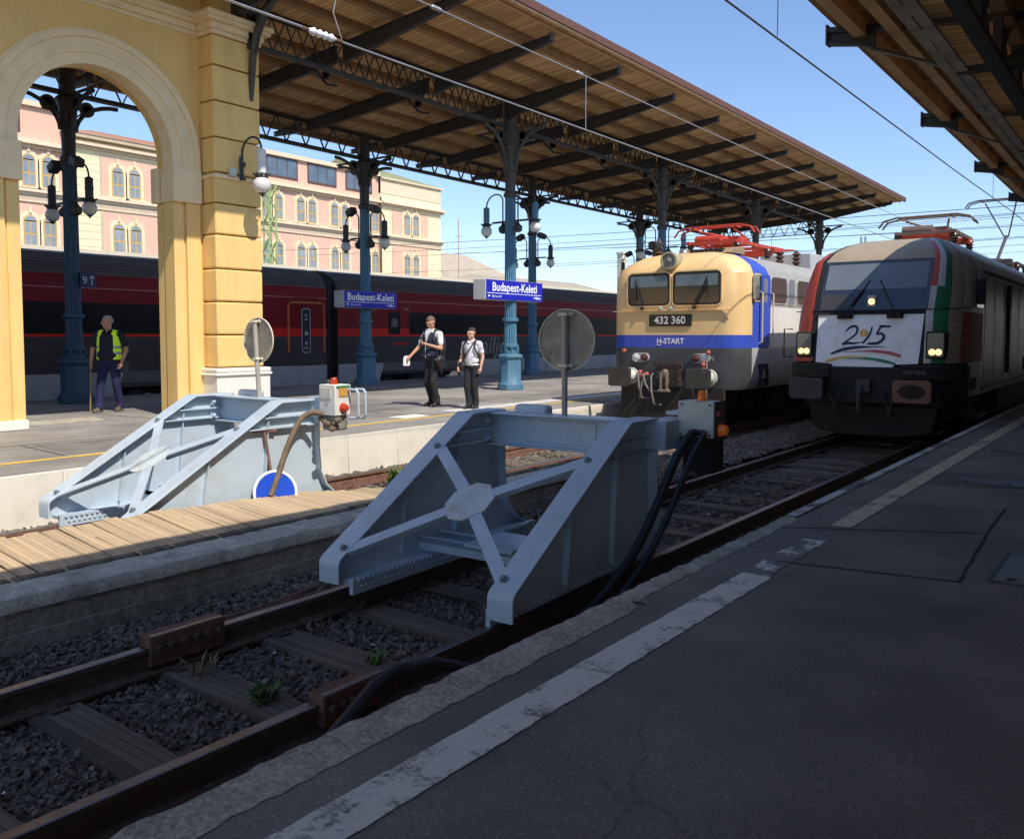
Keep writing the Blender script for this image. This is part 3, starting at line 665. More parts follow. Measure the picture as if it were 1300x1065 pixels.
for i,(dx,dy,rr,lb) in enumerate(((0,0,.034,'thick black hose dropping from the near control box to the rail'),(.1,.06,.026,'thinner black hose beside the thick one at the near control box'))):
    p=[(-3.06+dx*.3,6.52,.70),(-3.05+dx,6.38+dy,.69),(-3.04+dx,6.12+dy,.52),(-3.05+dx,5.85+dy,.22),(-3.07+dx,5.55+dy,-.08),(-3.08+dx,5.15+dy,-.3),(-3.1+dx,4.8+dy,-.42)]
    # smooth the run
    pts=[]
    for j in range(len(p)-1):
        for q in range(6): 
            a=Vector(p[max(j-1,0)]);b0=Vector(p[j]);c=Vector(p[j+1]);d=Vector(p[min(j+2,len(p)-1)]);u=q/6
            pts.append(.5*((2*b0)+(c-a)*u+(2*a-5*b0+4*c-d)*u*u+(-a+3*b0-3*c+d)*u**3))
    pts.append(Vector(p[-1]))
    tag(MB().tube(pts,rr,12).build('hose',M['rubber']),lb,'hose')
t=thing('control_box','weathered cream control box with red lamps and number 11 beside the far buffer stop','control box',(-6.95,6.0,.4),0,'control boxes of the buffer stops')
b=MB();b.box(-7.12,-6.87,5.98,6.2,.66,.985);bx=b.build('housing',M['boxw'],t,bevel=.008)
b=MB();b.box(-7.085,-6.93,5.972,5.985,.84,.95);b.build('notice_plate',M['boxg'],bx)
b=MB();b.text('11',(-7.0,5.97,.755),(1,0,0),(0,0,1),.06,bold=.001);b.build('number',M['blackm'],bx)
b=MB();b.box(-6.872,-6.862,6.03,6.15,.86,.95);b.build('warning_label',mat('faded label',(.6,.33,.06),.6),bx)
b=MB();b.box(-6.872,-6.86,6.0,6.18,.955,.975);b.build('green_label',mat('green label',(.06,.25,.14),.6),bx)
lampdome((-7.0,6.08,.985),(0,0,1),.038,.07,t,M['redlens']);lampdome((-6.87,6.09,.74),(1,0,0),.046,.06,t,M['redlens'])
b=MB();b.box(-7.10,-6.90,6.0,6.18,.50,.66);b.build('cable_chamber',mat('oily grey',(.25,.24,.19),.7,var=.35,scale=12,dirt=(.08,.07,.05),dirtamt=.8,dscale=8),t,bevel=.02)
r=random.Random(2)
for i in range(7): b=MB();b.lathe((-7.14+.05*i,5.99+r.uniform(-.03,.05),.60+r.uniform(-.07,.03)),[(.01,-.05),(.03,-.03),(.034,.02),(.015,.045)],8,(r.uniform(-.4,.4),-1,r.uniform(-.4,.2)));b.build('cable_gland',M['hosebr'],t)
b=MB();b.box(-7.34,-7.12,6.02,6.2,.62,.84);b.build('bracket',M['bluegrey'],t,bevel=.006)
for y in(6.16,6.26): b=MB();b.tube([(-6.86,y,.93),(-6.74,y,.93),(-6.71,y,.90),(-6.71,y,.66),(-6.74,y,.63),(-6.86,y,.63)],.014,8);b.build('guard_rail',M['bluegrey'],t)
p=[(-7.03,5.95,.68),(-7.12,5.86,.69),(-7.16,5.74,.60),(-7.17,5.6,.36),(-7.16,5.48,.1),(-7.14,5.36,-.12)]
pts=[]
for j in range(len(p)-1):
    for q in range(6):
        a=Vector(p[max(j-1,0)]);b0=Vector(p[j]);c=Vector(p[j+1]);d=Vector(p[min(j+2,len(p)-1)]);u=q/6
        pts.append(.5*((2*b0)+(c-a)*u+(2*a-5*b0+4*c-d)*u*u+(-a+3*b0-3*c+d)*u**3))
pts.append(Vector(p[-1]))
tag(MB().tube(pts,.03,12).build('hose',M['hosebr']),'dusty brown hose curving from the far control box to the deck','hose')
# blue round sign leaning on the frame, T-handled tool behind it
t=thing('round_sign','blue round sign with white rim leaning against the far buffer stop','sign',(-7.2,5.44,-.2))
ax=Vector((.93,-.30,.18)).normalized();c=Vector((-7.19,5.45,-.10))
b=MB();b.lathe(c,[(.205,0),(.205,.012),(0,.012)],40,ax);b.build('face',mat('sign face blue',(.01,.07,.55),.4,var=.1),t)
b=MB();b.lathe(c,[(.205,-.003),(.23,-.003),(.23,.016),(.205,.016),(.205,-.003)],40,ax);b.build('rim',M['white'],t)
t=thing('brake_tool','rusty T-handled iron tool leaning on the far buffer stop behind the blue sign','tool',(-7.26,5.46,-.1))
MB().tube([(-7.26,5.50,-.15),(-7.285,5.40,.52)],.016,8).build('shaft',mat('reddish iron',(.22,.12,.10),.7,var=.3),t)
MB().tube([(-7.30,5.27,.53),(-7.27,5.53,.52)],.016,8).build('handle',MATS['reddish iron'],t)
# ------------------------------------------------------------------ station wall with arch
WX=-14.45;WB=-15.0;AC=7.48;AR=1.32;AZ=4.70
t=thing('station_wall','ochre rendered station wall with a cream round arch and a banded pilaster at its end','wall',(-14.6,7.5,0))
def arch_pts(rad,z0,n=40,c=AC): return [(c-rad,z0)]+[(c-rad*math.cos(PI*i/n),AZ+rad*math.sin(PI*i/n)) for i in range(n+1)]+[(c+rad,z0)]
# wall plate with opening: strip between arch outline and rectangular outline
b=MB();inn=arch_pts(AR+.04,0)
out=[]
for y,z in inn:
    if z<=AZ: out.append((4.2 if y<AC else 9.9,z))
    else:
        a=math.atan2(z-AZ,y-AC);dx=math.cos(a);dz=math.sin(a)
        tt=min((7.35-AZ)/dz if dz>1e-6 else 99,((9.9-AC)/dx if dx>1e-6 else 99),((4.2-AC)/dx if dx<-1e-6 else 99));out.append((AC+dx*tt,AZ+dz*tt))
for X in(WX,WB): b.grid([[(X,y,z) for y,z in inn],[(X,y,z) for y,z in out]])
b.grid([[(WX,y,z) for y,z in inn],[(WB,y,z) for y,z in inn]])
b.box(WB,WX,-8,4.2,0,7.35);b.box(WB,WX,4.2,9.9,7.35,8.05);b.box(WB,WX,-8,4.2,7.35,8.05)
for X in(WX,WB):     # corners left by the radial projection
    for (p,q) in zip(out,out[1:]):
        if (abs(p[0]-4.2)<1e-6 or abs(q[0]-9.9)<1e-6) and (abs(p[1]-7.35)<1e-6)!=(abs(q[1]-7.35)<1e-6):
            b.poly([(X,*p),(X,4.2 if abs(p[0]-4.2)<1e-6 else 9.9,7.35),(X,*q)])
b.build('wall_body',M['stucco'],t)
b=MB()     # arch surround: stepped mouldings
def ring(r0,r1,x0,x1,z0,mb):
    A=arch_pts(r0,z0);B=arch_pts(r1,z0)
    mb.grid([[(x1,y,z) for y,z in A],[(x1,y,z) for y,z in B]]);mb.grid([[(x0,y,z) for y,z in A],[(x1,y,z) for y,z in A]]);mb.grid([[(x0,y,z) for y,z in B],[(x1,y,z) for y,z in B]])
ring(AR,1.50,WX-.30,WX+.035,4.54,b);ring(1.50,1.74,WX,WX+.06,4.54,b);ring(1.74,1.84,WX,WX+.095,4.54,b);ring(1.84,1.88,WX,WX+.05,4.54,b)
b.build('arch_surround',M['stuccoc'],t)
b=MB()
for s in(-1,1):
    y0,y1=sorted((AC+s*(AR-.03),AC+s*1.86))
    b.box(WX-.34,WX+.11,y0,y1,3.93,4.54)
    b.box(WB-.02,WX-.37,*sorted((AC+s*(AR-.09),AC+s*1.6)),3.93,4.56)
b.build('impost_block',M['stuccoc'],t,bevel=.015)
b=MB()
for s in(-1,1):
    for a,bb,pr in((AR,1.52,.03),(1.56,1.84,.07)):
        y0,y1=sorted((AC+s*a,AC+s*bb));b.box(WX-.3,WX+pr,y0,y1,.0,3.93)
    y0,y1=sorted((AC+s*(AR+.02),AC+s*1.5));b.box(WB-.01,WX-.36,y0,y1,.0,3.92)
b.build('jamb',M['stucco'],t,bevel=.012)
b=MB()
b.box(WX-.3,WX+.10,4.2,AC-AR+.015,-.0,.16)
b.box(WX-.3,WX+.10,-8,4.2,-.0,.16)
b.build('base_course',M['plinth'],t,bevel=.02)
b=MB();b.box(-14.9,-14.08,9.42,10.34,.86,7.0);b.build('pilaster_core',mat('stucco joint',(.36,.23,.08),.95),t)
b=MB();zs=[.90,1.51,2.13,2.74,3.37,3.95,4.51,5.15,5.81,6.45,7.0]
for i in range(len(zs)-1): b.box(-14.92,-14.0,9.38,10.40,zs[i]+.012,zs[i+1]-.012)
b.build('pilaster_block',M['stucco'],t,bevel=.03,seg=3)
b=MB();b.box(-14.5,-13.96,9.34,10.44,4.40,4.46);b.build('pilaster_band',M['stuccoc'],t,bevel=.015)
b=MB();b.box(-15.0,-13.92,9.30,10.48,-.0,.74);b.build('pilaster_plinth',M['plinth'],t,bevel=.01)
b=MB();b.box(-15.02,-13.88,9.26,10.52,.74,.80);b.box(-15.0,-13.9,9.28,10.50,.80,.89);b.build('plinth_moulding',M['plinth'],t,bevel=.03,seg=3)
b=MB()
for z0,z1,pr in((7.0,7.08,.03),(7.08,7.2,.07),(7.2,7.27,.16),(7.27,7.36,.2)):
    b.box(WX-.2,WX+pr,-8,9.38-pr,z0,z1);b.box(-15.0-pr,-14.0+pr,9.38-pr,10.40+pr,z0,z1)
b.build('cornice',M['stuccoc'],t,bevel=.008)
b=MB();b.box(-14.9,-14.1,9.45,10.34,7.36,8.0);b.build('pilaster_head',M['stucco'],t)
# wall lamp and junction box
def globe_lamp(root,p,zt,mh,arm=None,rg=.155,crown=M['cast'],armm=M['cast']):
    x,y=p
    b=MB();b.lathe((x,y,zt),[(.02,.02),(.075,-.01),(.085,-.03),(.085,-.22),(.095,-.225),(.095,-.245),(.085,-.25),(.085,-.47)],18);h=b.build('housing',mh,root)
    b=MB();b.lathe((x,y,zt-.47),[(.09,.03),(.115,.0),(.125,-.05),(.10,-.06)],18)
    for i in range(10):
        a=2*PI*i/10;b.bar((x+.115*math.cos(a),y+.115*math.sin(a),zt-.48),(x+.165*math.cos(a),y+.165*math.sin(a),zt-.455),.03,.02)
    b.build('crown',crown,h)
    b=MB();b.sphere((x,y,zt-.655),rg,20,12);g_=b.build('globe',M['globe'],root,ang=60)
    b=MB();b.lathe((x,y,zt-.655-rg),[(.075,.035),(.07,.01),(.03,-.015),(.012,-.05),(0,-.06)],12);b.build('finial',crown,g_)
    if arm: MB().tube(arm,.02,8).build('arm',armm,root)
def arcpts(a,b,top,n=12):
    a=Vector(a);b=Vector(b);o=[]
    for i in range(n+1):
        u=PI*i/n;m=(a+b)/2;h=(a-b)/2;q=m+h*math.cos(u);o.append(Vector((q.x,q.y,a.z+(b.z-a.z)*i/n+top*math.sin(u))))
    return o
t=thing('wall_lamp','pale globe lamp on a curved arm fixed to the ochre pilaster','lamp',(-14.0,9.97,4.7))
globe_lamp(t,(-13.44,10.0),4.94,M['lampw'],[(-13.98,9.97,4.45),(-13.98,9.97,4.9)]+arcpts((-13.98,9.97,4.92),(-13.44,10.0,4.95),.26),.165)
b=MB();b.box(-14.0,-13.93,9.93,10.01,4.42,4.5);b.box(-14.0,-13.93,9.93,10.01,4.68,4.76);b.cyl((-13.95,9.9,4.4),(-13.95,9.9,4.85),.018,n=8);b.build('wall_bracket',M['castb'],t)
t=tag(MB().box(-14.0,-13.92,9.66,9.80,4.46,4.62).build('junction_box',M['boxg'],bevel=.008),'small grey junction box beside the wall lamp on the pilaster','junction box')

# ------------------------------------------------------------------ big canopy
SZ=lambda x: 8.2+.077*(x+10.6)
EX,RX=-10.6,-20.6;CY0,CY1=-8,46.3
ct=thing('platform_canopy','large timber lined platform canopy over the far platform, on blue iron columns','canopy',(-15,20,7.8))
b=MB();b.add([(EX,CY0,SZ(EX)),(RX,CY0,SZ(RX)),(RX,CY1,SZ(RX)),(EX,CY1,SZ(EX))],[(0,1,2,3)]);b.build('soffit',M['soffit'],ct)
b=MB();b.add([(EX-.02,CY0,SZ(EX)+.14),(RX,CY0,SZ(RX)+.14),(RX,CY1,SZ(RX)+.14),(EX-.02,CY1,SZ(EX)+.14)],[(0,1,2,3)]);b.build('roof_sheet',M['roofm'],ct)
b=MB();b.box(EX-.02,EX+.03,CY0,CY1,SZ(EX)-.07,SZ(EX)+.05);fa=b.build('fascia',M['fascia'],ct,bevel=.006)
b=MB();b.box(EX+.03,EX+.07,CY0,CY1,SZ(EX)-.02,SZ(EX)+.15);b.build('fascia_cap',mat('fascia cap',(.12,.05,.035),.7),fa)
b=MB();b.box(EX-.25,EX-.19,CY0,CY1,SZ(EX)-.06,SZ(EX)-.02);b.build('fascia_batten',M['fascia'],fa)
for x in(-11.55,-12.7,-13.6,-15.3,-16.3,-17.3,-18.3,-20.2):
    b=MB();b.box(x-.075,x+.075,CY0,CY1,SZ(x)-.14,SZ(x)-.004);b.build('purlin',M['purlin'],ct)
FY=[9.87+2.92*i for i in range(-1,13)]
for i,y in enumerate(FY):
    if y<5: continue
    b=MB()
    def raf(xa,xb,da,db,off=0):
        P=[]
        for k in range(7):
            u=k/6;x=xa+(xb-xa)*u;d=da+(db-da)*u;P.append([(x,y-.012,SZ(x)-.145),(x,y+.012,SZ(x)-.145),(x,y+.012,SZ(x)-.145-d),(x,y-.012,SZ(x)-.145-d)])
        b.grid(P,closed=True);b.poly(P[0]);b.poly(P[-1])
        for sgn in(0,1):
            Q=[]
            for k in range(7):
                u=k/6;x=xa+(xb-xa)*u;d=(da+(db-da)*u)*sgn;Q.append([(x,y-.055,SZ(x)-.145-d),(x,y+.055,SZ(x)-.145-d),(x,y+.055,SZ(x)-.157-d),(x,y-.055,SZ(x)-.157-d)])
            b.grid(Q,closed=True);b.poly(Q[0]);b.poly(Q[-1])
    raf(EX-.28,-14.3,.14,.42);raf(-14.5,-19.1,.34,.30);raf(-19.3,-20.5,.25,.10)
    rf=b.build('rafter',M['cast'],ct)
    b=MB();b.box(EX-.29,EX-.25,y-.07,y+.07,SZ(EX)-.30,SZ(EX)-.13);b.build('rafter_end',M['castb'],rf)
    b=MB()   # small curved bracket under the rear rafters with a ring
    b.tube([(-14.5,y,6.9),(-14.85,y,7.0),(-15.2,y,SZ(-15.2)-.5)],.03,6);b.lathe((-14.85,y-.02,7.22),[(.08,0),(.12,0),(.12,.04),(.08,.04),(.08,0)],14,(0,1,0));b.build('rafter_bracket',M['cast'],rf)
def lattice(x,z0,z1,y0,y1,step,double,name):
    b=MB()
    for z in(z0,z1-.0):
        b.box(x-.075,x+.075,y0,y1,z-.012,z+.012);b.box(x-.012,x+.012,y0,y1,z-(.09 if z>z0 else 0),z+(.09 if z==z0 else 0))
    n=int((y1-y0)/step);tw=.036 if double else .06
    for i in range(n):
        a=y0+step*i;m=a+step/2
        b.bar((x+.01,a,z0+.03),(x+.01,m,z1-.03),.012,tw,(1,0,0));b.bar((x+.01,m,z1-.03),(x+.01,a+step,z0+.03),.012,tw,(1,0,0))
        if double:
            b.bar((x-.012,a,z1-.05),(x-.012,m,z0+.05),.008,.036,(1,0,0));b.bar((x-.012,m,z0+.05),(x-.012,a+step,z1-.05),.008,.036,(1,0,0))
    return b.build(name,M['cast'],ct)
lattice(-14.4,7.12,7.86,10.4,46,.62,True,'lattice_girder');lattice(-19.2,6.72,7.46,-8,46,.66,False,'lattice_girder')
# cross lattice at the far gable and at columns
b=MB();y=45.1
for z in(6.75,7.4): b.box(-19.1,-14.5,y-.05,y+.05,z-.02,z+.02)
for i in range(8):
    a=-19.1+.575*i;b.bar((a,y,6.75),(a+.287,y,7.4),.03,.03);b.bar((a+.287,y,7.4),(a+.575,y,6.75),.03,.03)
b.build('lattice_girder',M['cast'],ct)
# curved iron bracket on the pilaster
t=thing('iron_bracket','curved dark iron bracket at the top of the ochre pilaster','bracket',(-13.95,10.2,6))
A=[(-13.98,10.2,5.95),(-13.97,10.2,6.3),(-13.92,10.2,6.75),(-13.78,10.2,7.15),(-13.5,10.2,7.55),(-13.05,10.2,7.8)]
MB().tube(A,[.03,.06,.07,.075,.08,.08],10).build('strut',M['castb'],t)
MB().tube([(x+.10,y,z+.05) for x,y,z in A[2:]],.03,8).build('rib',M['cast'],t)
b=MB();b.box(-13.99,-13.93,10.12,10.28,6.9,7.9);b.lathe((-13.84,10.17,7.42),[(.06,0),(.1,0),(.1,.05),(.06,.05),(.06,0)],14,(0,1,0));b.build('back_plate',M['cast'],t)

# columns
def column(x,y,z,lat,label,lower,first=[None]):
    t=thing('canopy_column',label,'column',(x,y,z),0,'iron columns of the big canopy')
    b=MB();b.lathe((x,y,z),[(.37,0),(.37,.16),(.33,.20),(.30,.24),(.30,.84),(.36,.90),(.36,.95),(.27,1.0)],8);b.build('pedestal',lower,t,bevel=.012)
    b=MB();n=32;rings=[]
    for zz,rr in((1.0,.20),(1.06,.19),(1.9,.165),(5.3,.145)):
        rings.append([(x+(rr*(1 if i%2 else .86))*math.cos(2*PI*i/n),y+(rr*(1 if i%2 else .86))*math.sin(2*PI*i/n),z+zz) for i in range(n)])
    b.grid(rings,closed=True);b.build('shaft',lower,t,ang=20)
    b=MB()
    for zz in(1.03,1.22,1.93): b.lathe((x,y,z+zz),[(.19,-.05),(.225,-.035),(.225,.035),(.19,.05)],16)
    for i in range(8):
        a=i*PI/4;b.box(x+.215*math.cos(a)-.02,x+.215*math.cos(a)+.02,y+.215*math.sin(a)-.02,y+.215*math.sin(a)+.02,z+1.05,z+1.2)
    b.build('collar',lower,t)
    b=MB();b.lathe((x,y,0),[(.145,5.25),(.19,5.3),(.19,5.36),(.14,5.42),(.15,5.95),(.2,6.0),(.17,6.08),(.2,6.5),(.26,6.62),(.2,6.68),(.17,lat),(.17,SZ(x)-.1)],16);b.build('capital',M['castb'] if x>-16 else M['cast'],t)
    for dx,dy in((0,1),(0,-1),(1,0),(-1,0)):
        b=MB();p=[]
        for i in range(9):
            a=PI/2*i/8;r_=.95;p.append((x+dx*(.17+r_*(1-math.cos(a))),y+dy*(.17+r_*(1-math.cos(a))),5.95+(lat-6.02)*math.sin(a)+(.0)))
        b.tube(p,.048,6);q=.42;ax=(dy!=0,dx!=0,0)
        c=Vector((x+dx*q,y+dy*q,lat-.22));axv=Vector((1,0,0)) if dy else Vector((0,1,0))
        b.lathe(c-axv*.025,[(.10,0),(.165,0),(.165,.05),(.10,.05),(.10,0)],18,axv)
        b.bar((x+dx*.15,y+dy*.15,lat-.45),(x+dx*.33,y+dy*.33,lat-.3),.03,.03)
        if dx: b.bar((x+dx*.15,y,lat),(x+dx*1.2,y,lat),.05,.05)
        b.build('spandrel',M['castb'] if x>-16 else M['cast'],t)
    return t
def lamps(x,y,z,nm,spot):
    for s,w in((-1,'left'),(1,'right')):
        t=thing('platform_lamp','%s globe lamp on %s'%(w,nm),'lamp',(x,y,z),0,'globe lamps on the canopy columns')
        px=x+s*.84
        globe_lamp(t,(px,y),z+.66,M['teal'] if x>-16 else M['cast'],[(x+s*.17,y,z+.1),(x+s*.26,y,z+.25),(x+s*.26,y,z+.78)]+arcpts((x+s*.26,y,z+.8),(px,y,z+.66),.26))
        b=MB();b.bar((x+s*.1,y,z+.22),(x+s*.62,y,z+.22),.05,.05);b.lathe((x+s*.26,y,z+.0),[(.03,-.1),(.11,-.06),(.13,.06),(.06,.12),(.02,.2)],10);b.build('cross_bar',M['cast'],t)
        if spot:
            b=MB();c=Vector((x+s*.50,y-.08,z+1.02));b.obox(c,Vector((.13,0,-.06*s)),Vector((.02,.10,0)),Vector((.04*s,0,.085)));b.build('spotlight',M['cast'],t,bevel=.02)
fc=['the sunlit blue column behind the right name board','the second front column, above the cream locomotive','the third front column, beyond the cream locomotive','the last front column of the canopy']
for i,y in enumerate((18.85,27.75,36.5,45.1)):
    column(-14.4,y,0,7.1,['blue fluted iron column half in sun, carrying the right name board','iron column rising behind the cream and blue locomotive','third front column, dark against the sky beyond the cream locomotive','last front column at the far gable, between the two locomotives'][i],M['teal'])
    if i<2: lamps(-14.4,y,4.4,fc[i],False)
bc=['the dark column seen through the arch','the column with the left name board','the shaded column behind the sunlit blue one','the rear column left of the cream locomotive']
for i,y in enumerate((9.25,17.95,26.5,34.8,43.4)):
    column(-19.2,y,0,6.7,['dark blue iron column seen through the station arch','blue iron column in shade, carrying the left name board','shaded blue column just behind the sunlit front one','rear column rising left of the cream locomotive','farthest rear column, hidden low down by the cream locomotive'][i],M['teal'] if i else mat('darkened column blue',(.035,.085,.14),.55,var=.2))  # same column blue, darkened for the column in the arch
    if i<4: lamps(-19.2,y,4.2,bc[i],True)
# name boards
def board(x,y,z0,z1,w,label):
    t=thing('name_board',label,'station sign',(x,y,z0),0,'station name boards')
    b=MB();b.box(x-.22,x+.20,y-w,y+w,z0,z1);b.build('case',M['signgrey'],t,bevel=.01)
    b=MB();b.box(x+.20,x+.208,y-w+.015,y+w,z0+.005,z1-.005);f=b.build('face',M['sgblue'],t)
    h=z1-z0
    b=MB();X=(0,1,0);U=(0,0,1)
    b.text('Budapest-Keleti',(x+.211,y,z0+h*.45),X,U,h*.60,bold=.006)
    b.box(x+.208,x+.2105,y-w+.06,y+w-.06,z0+h*.315,z0+h*.345)
    b.add([(x+.211,y-w+.10,z0+h*.12),(x+.211,y-w+.10,z0+h*.25),(x+.211,y-w+.20,z0+h*.185)],[(0,1,2)])
    b.text('Baross tér',(x+.211,y-w+.26,z0+h*.12),X,U,h*.19,'LEFT')
    b.add([(x+.211,y+w-.34,z0+h*.12),(x+.211,y+w-.34,z0+h*.25),(x+.211,y+w-.44,z0+h*.185)],[(0,2,1)])
    b.box(x+.208,x+.2105,y+w-.30,y+w-.20,z0+h*.12,z0+h*.24);b.box(x+.208,x+.2105,y+w-.17,y+w-.10,z0+h*.12,z0+h*.2)
    b.build('lettering',M['white'],f)
board(-14.4,18.80,2.45,2.98,1.28,'bright blue Budapest-Keleti name board on the sunlit column')
board(-19.0,17.80,2.31,2.80,1.06,'shaded blue Budapest-Keleti name board in front of the red train')
# platform number sign on the column in the arch
t=thing('platform_sign','small dark blue sign reading 9 with an arrow, on the column in the arch','sign',(-18.9,9.5,2.5))
b=MB();b.box(-19.0,-18.92,9.28,9.64,2.56,2.89);b.build('panel',mat('sign navy',(.008,.012,.09),.4),t,bevel=.006)
b=MB();b.text('9',(-18.915,9.38,2.63),(0,1,0),(0,0,1),.24);b.bar((-18.917,9.54,2.61),(-18.917,9.54,2.82),.022,.004,(1,0,0));b.bar((-18.917,9.54,2.82),(-18.917,9.49,2.75),.02,.004,(1,0,0));b.bar((-18.917,9.54,2.82),(-18.917,9.59,2.75),.02,.004,(1,0,0));b.build('lettering',mat('dim white',(.5,.5,.52),.5),t)

# ------------------------------------------------------------------ near canopy, top right
NX,NZ=-2.757,4.52
nz=lambda x: NZ+.03-.125*(x-NX) if x<2.2 else NZ+.03-.125*(2.2-NX)+.125*(x-2.2)
ct=thing('near_canopy','dark timber lined canopy over the near platform, seen from below at upper right','canopy',(0,15,4.3))
ys=[8.80+4.12*i for i in range(-3,12)]
b=MB();
for xa,xb in((-2.62,2.2),(2.2,8.5)): b.add([(xa,-6,nz(xa)+.02),(xb,-6,nz(xb)+.02),(xb,52,nz(xb)+.02),(xa,52,nz(xa)+.02)],[(0,1,2,3)])
b.build('soffit',M['soffit'],ct)
b=MB();
for xa,xb in((-2.66,2.2),(2.2,8.5)): b.add([(xa,-6,nz(xa)+.14),(xb,-6,nz(xb)+.14),(xb,52,nz(xb)+.14),(xa,52,nz(xa)+.14)],[(0,1,2,3)])
b.build('roof_sheet',M['roofm'],ct)
b=MB();b.box(-2.66,-2.60,-6,52,nz(-2.6)-.03,nz(-2.6)+.15);b.build('fascia',M['purlin'],ct)
for x in(-2.45,-2.12,-1.2,-.5):
    b=MB();b.box(x-.055,x+.055,-6,52,nz(x)-.13,nz(x)+.016);b.build('purlin',mat('pale purlin',(.72,.50,.28),.8,var=.25) if x<-2 else M['purlin'],ct)
for y in ys:
    b=MB()
    top=[(x,nz(x)-.02) for x in(-2.757,-2.35,-1.9,-1.0,0,1.2,2.2)]
    for (xa,za),(xb,zb) in zip(top,top[1:]): b.bar((xa,y,za-.03),(xb,y,zb-.03),.09,.05)
    b.prism([(-2.757,nz(-2.757)-.01),(-2.31,nz(-2.31)-.03),(-2.31,4.22),(-2.5,4.33),(-2.757,4.37)],'y',y-.012,y+.012)
    b.box(-2.77,-2.75,y-.06,y+.06,4.36,4.55)
    lowc=[(-2.757,4.375),(-2.5,4.325),(-2.0,4.10),(-1.62,3.93)]
    for (xa,za),(xb,zb) in zip(lowc,lowc[1:]): b.bar((xa,y,za),(xb,y,zb),.10,.022)
    b.bar((-1.6,y,3.9),(2.2,y,3.75),.09,.06);b.bar((-1.3,y,3.88),(-.5,y,4.25),.05,.05);b.bar((-.9,y,4.3),(-.2,y,3.85),.05,.05);b.bar((-.2,y,3.85),(.5,y,4.1),.05,.05)
    b.build('rafter',M['cast'],ct)
b=MB();b.box(-1.68,-1.50,-6,52,3.88,3.91)
y=-6
while y<52: b.box(-1.60,-1.597,y,y+.35,3.874,3.8795);y+=.62
b.build('longitudinal_beam',mat('grey painted beam',(.42,.42,.38),.7,var=.25,scale=3,dirt=(.06,.05,.05),dirtamt=.5),ct)
b=MB()
for z in(3.80,4.28): b.box(-1.28,-1.16,-6,52,z-.03,z+.03)
y=-6.0
while y<52:
    b.bar((-1.22,y,3.82),(-1.22,y+.51,4.26),.05,.05);b.bar((-1.22,y,4.26),(-1.22,y+.51,3.82),.05,.05);b.bar((-1.22,y,3.8),(-1.22,y,4.28),.07,.07);y+=1.03
b.build('lattice_girder',M['cast'],ct)
for i,y in enumerate((4.68,12.92,21.16,29.4,37.6)):
    t=thing('canopy_column','iron column of the near canopy, on the near platform','column',(.6,y,0),0,'iron columns of the near canopy')
    b=MB();b.lathe((.6,y,0),[(.3,0),(.3,.2),(.2,.3),(.15,1.0),(.13,3.6),(.2,3.75),(.25,3.8)],12);b.build('shaft',M['teal'],t)
    b=MB();
    for s in(-1,1): b.tube([(.6+s*.12,y,3.0),(.6+s*.35,y,3.5),(.6+s*.9,y,3.8)],.04,6)
    b.build('spandrel',M['cast'],t)
# ------------------------------------------------------------------ trains
def rrect(cx,cy,w,h,r,n=5):
    o=[]
    for k,(sx,sy) in enumerate(((1,1),(-1,1),(-1,-1),(1,-1))):
        for i in range(n+1):
            a=PI/2*(k+i/n);o.append((cx+sx*(w/2-r)+r*math.cos(a),cy+sy*(h/2-r)+r*math.sin(a)))
    return o
def shell(xc,levels,ys,K,F):
    rings=[]
    for z,W,Yf,fx,cy in levels:
        P=[(xc+W,y,z) for y in ys[:-1]]+[(xc+W,max(ys[-1],Yf+cy),z)]
        for i in range(1,K+1):
            a=PI/2*i/K;P.append((xc+fx+(W-fx)*math.cos(a),Yf+cy-cy*math.sin(a),z))
        for i in range(1,F+1): P.append((xc+fx-2*fx*i/F,Yf,z))
        L=[(2*xc-x,y,zz) for x,y,zz in P[:len(ys)+K-0]][::-1]
        P=P[:len(ys)+K+F-1]+L
        rings.append(P)
    return rings
cabglass=glassy('cab glass',(.02,.026,.03),.05)
glassd=mat('dark train window',(.012,.011,.012),.3,var=.5,scale=1.5,spec=.12)
hl=mat('lit headlamp',(.9,.8,.55),.3,emit=(1,.55,.16,3.0));hlo=mat('unlit headlamp',(.75,.74,.7),.15,metal=.3)
chrome=mat('dull bright metal',(.45,.45,.43),.35,metal=.7)
redp=mat('red roof gear',(.50,.055,.03),.5,var=.2,dirt=(.2,.05,.03),dirtamt=.5,dscale=6)
def bogies(t,xc,yl,rail=-.4,r=.56,outer=1.05):
    for yb in yl:
        b=MB();b.box(xc-outer,xc+outer,yb-1.9,yb+1.9,rail+.42,rail+.72);b.box(xc-1.2,xc+1.2,yb-.4,yb+.4,rail+.3,rail+.85)
        for s in(-1,1):
            for d in(-1.4,1.4):
                b.box(xc+s*outer-.09,xc+s*outer+.09,yb+d-.2,yb+d+.2,rail+.35,rail+.75)
                b.cyl((xc+s*(outer+.12),yb+d+.32,rail+.5),(xc+s*(outer+.12),yb+d+.32,rail+.85),.08,n=10)
        f=b.build('bogie',M['blackm'],t,bevel=.02)
        for d in(-1.4,1.4):
            for s in(-1,1):
                b=MB();b.lathe((xc+s*.72,yb+d,rail+r),[(r+.025,-.065),(r+.025,-.04),(r,-.03),(r,.06),(.2,.06),(.2,.10),(0,.10)],28,(s,0,0));b.build('wheel',M['blackm'],f)
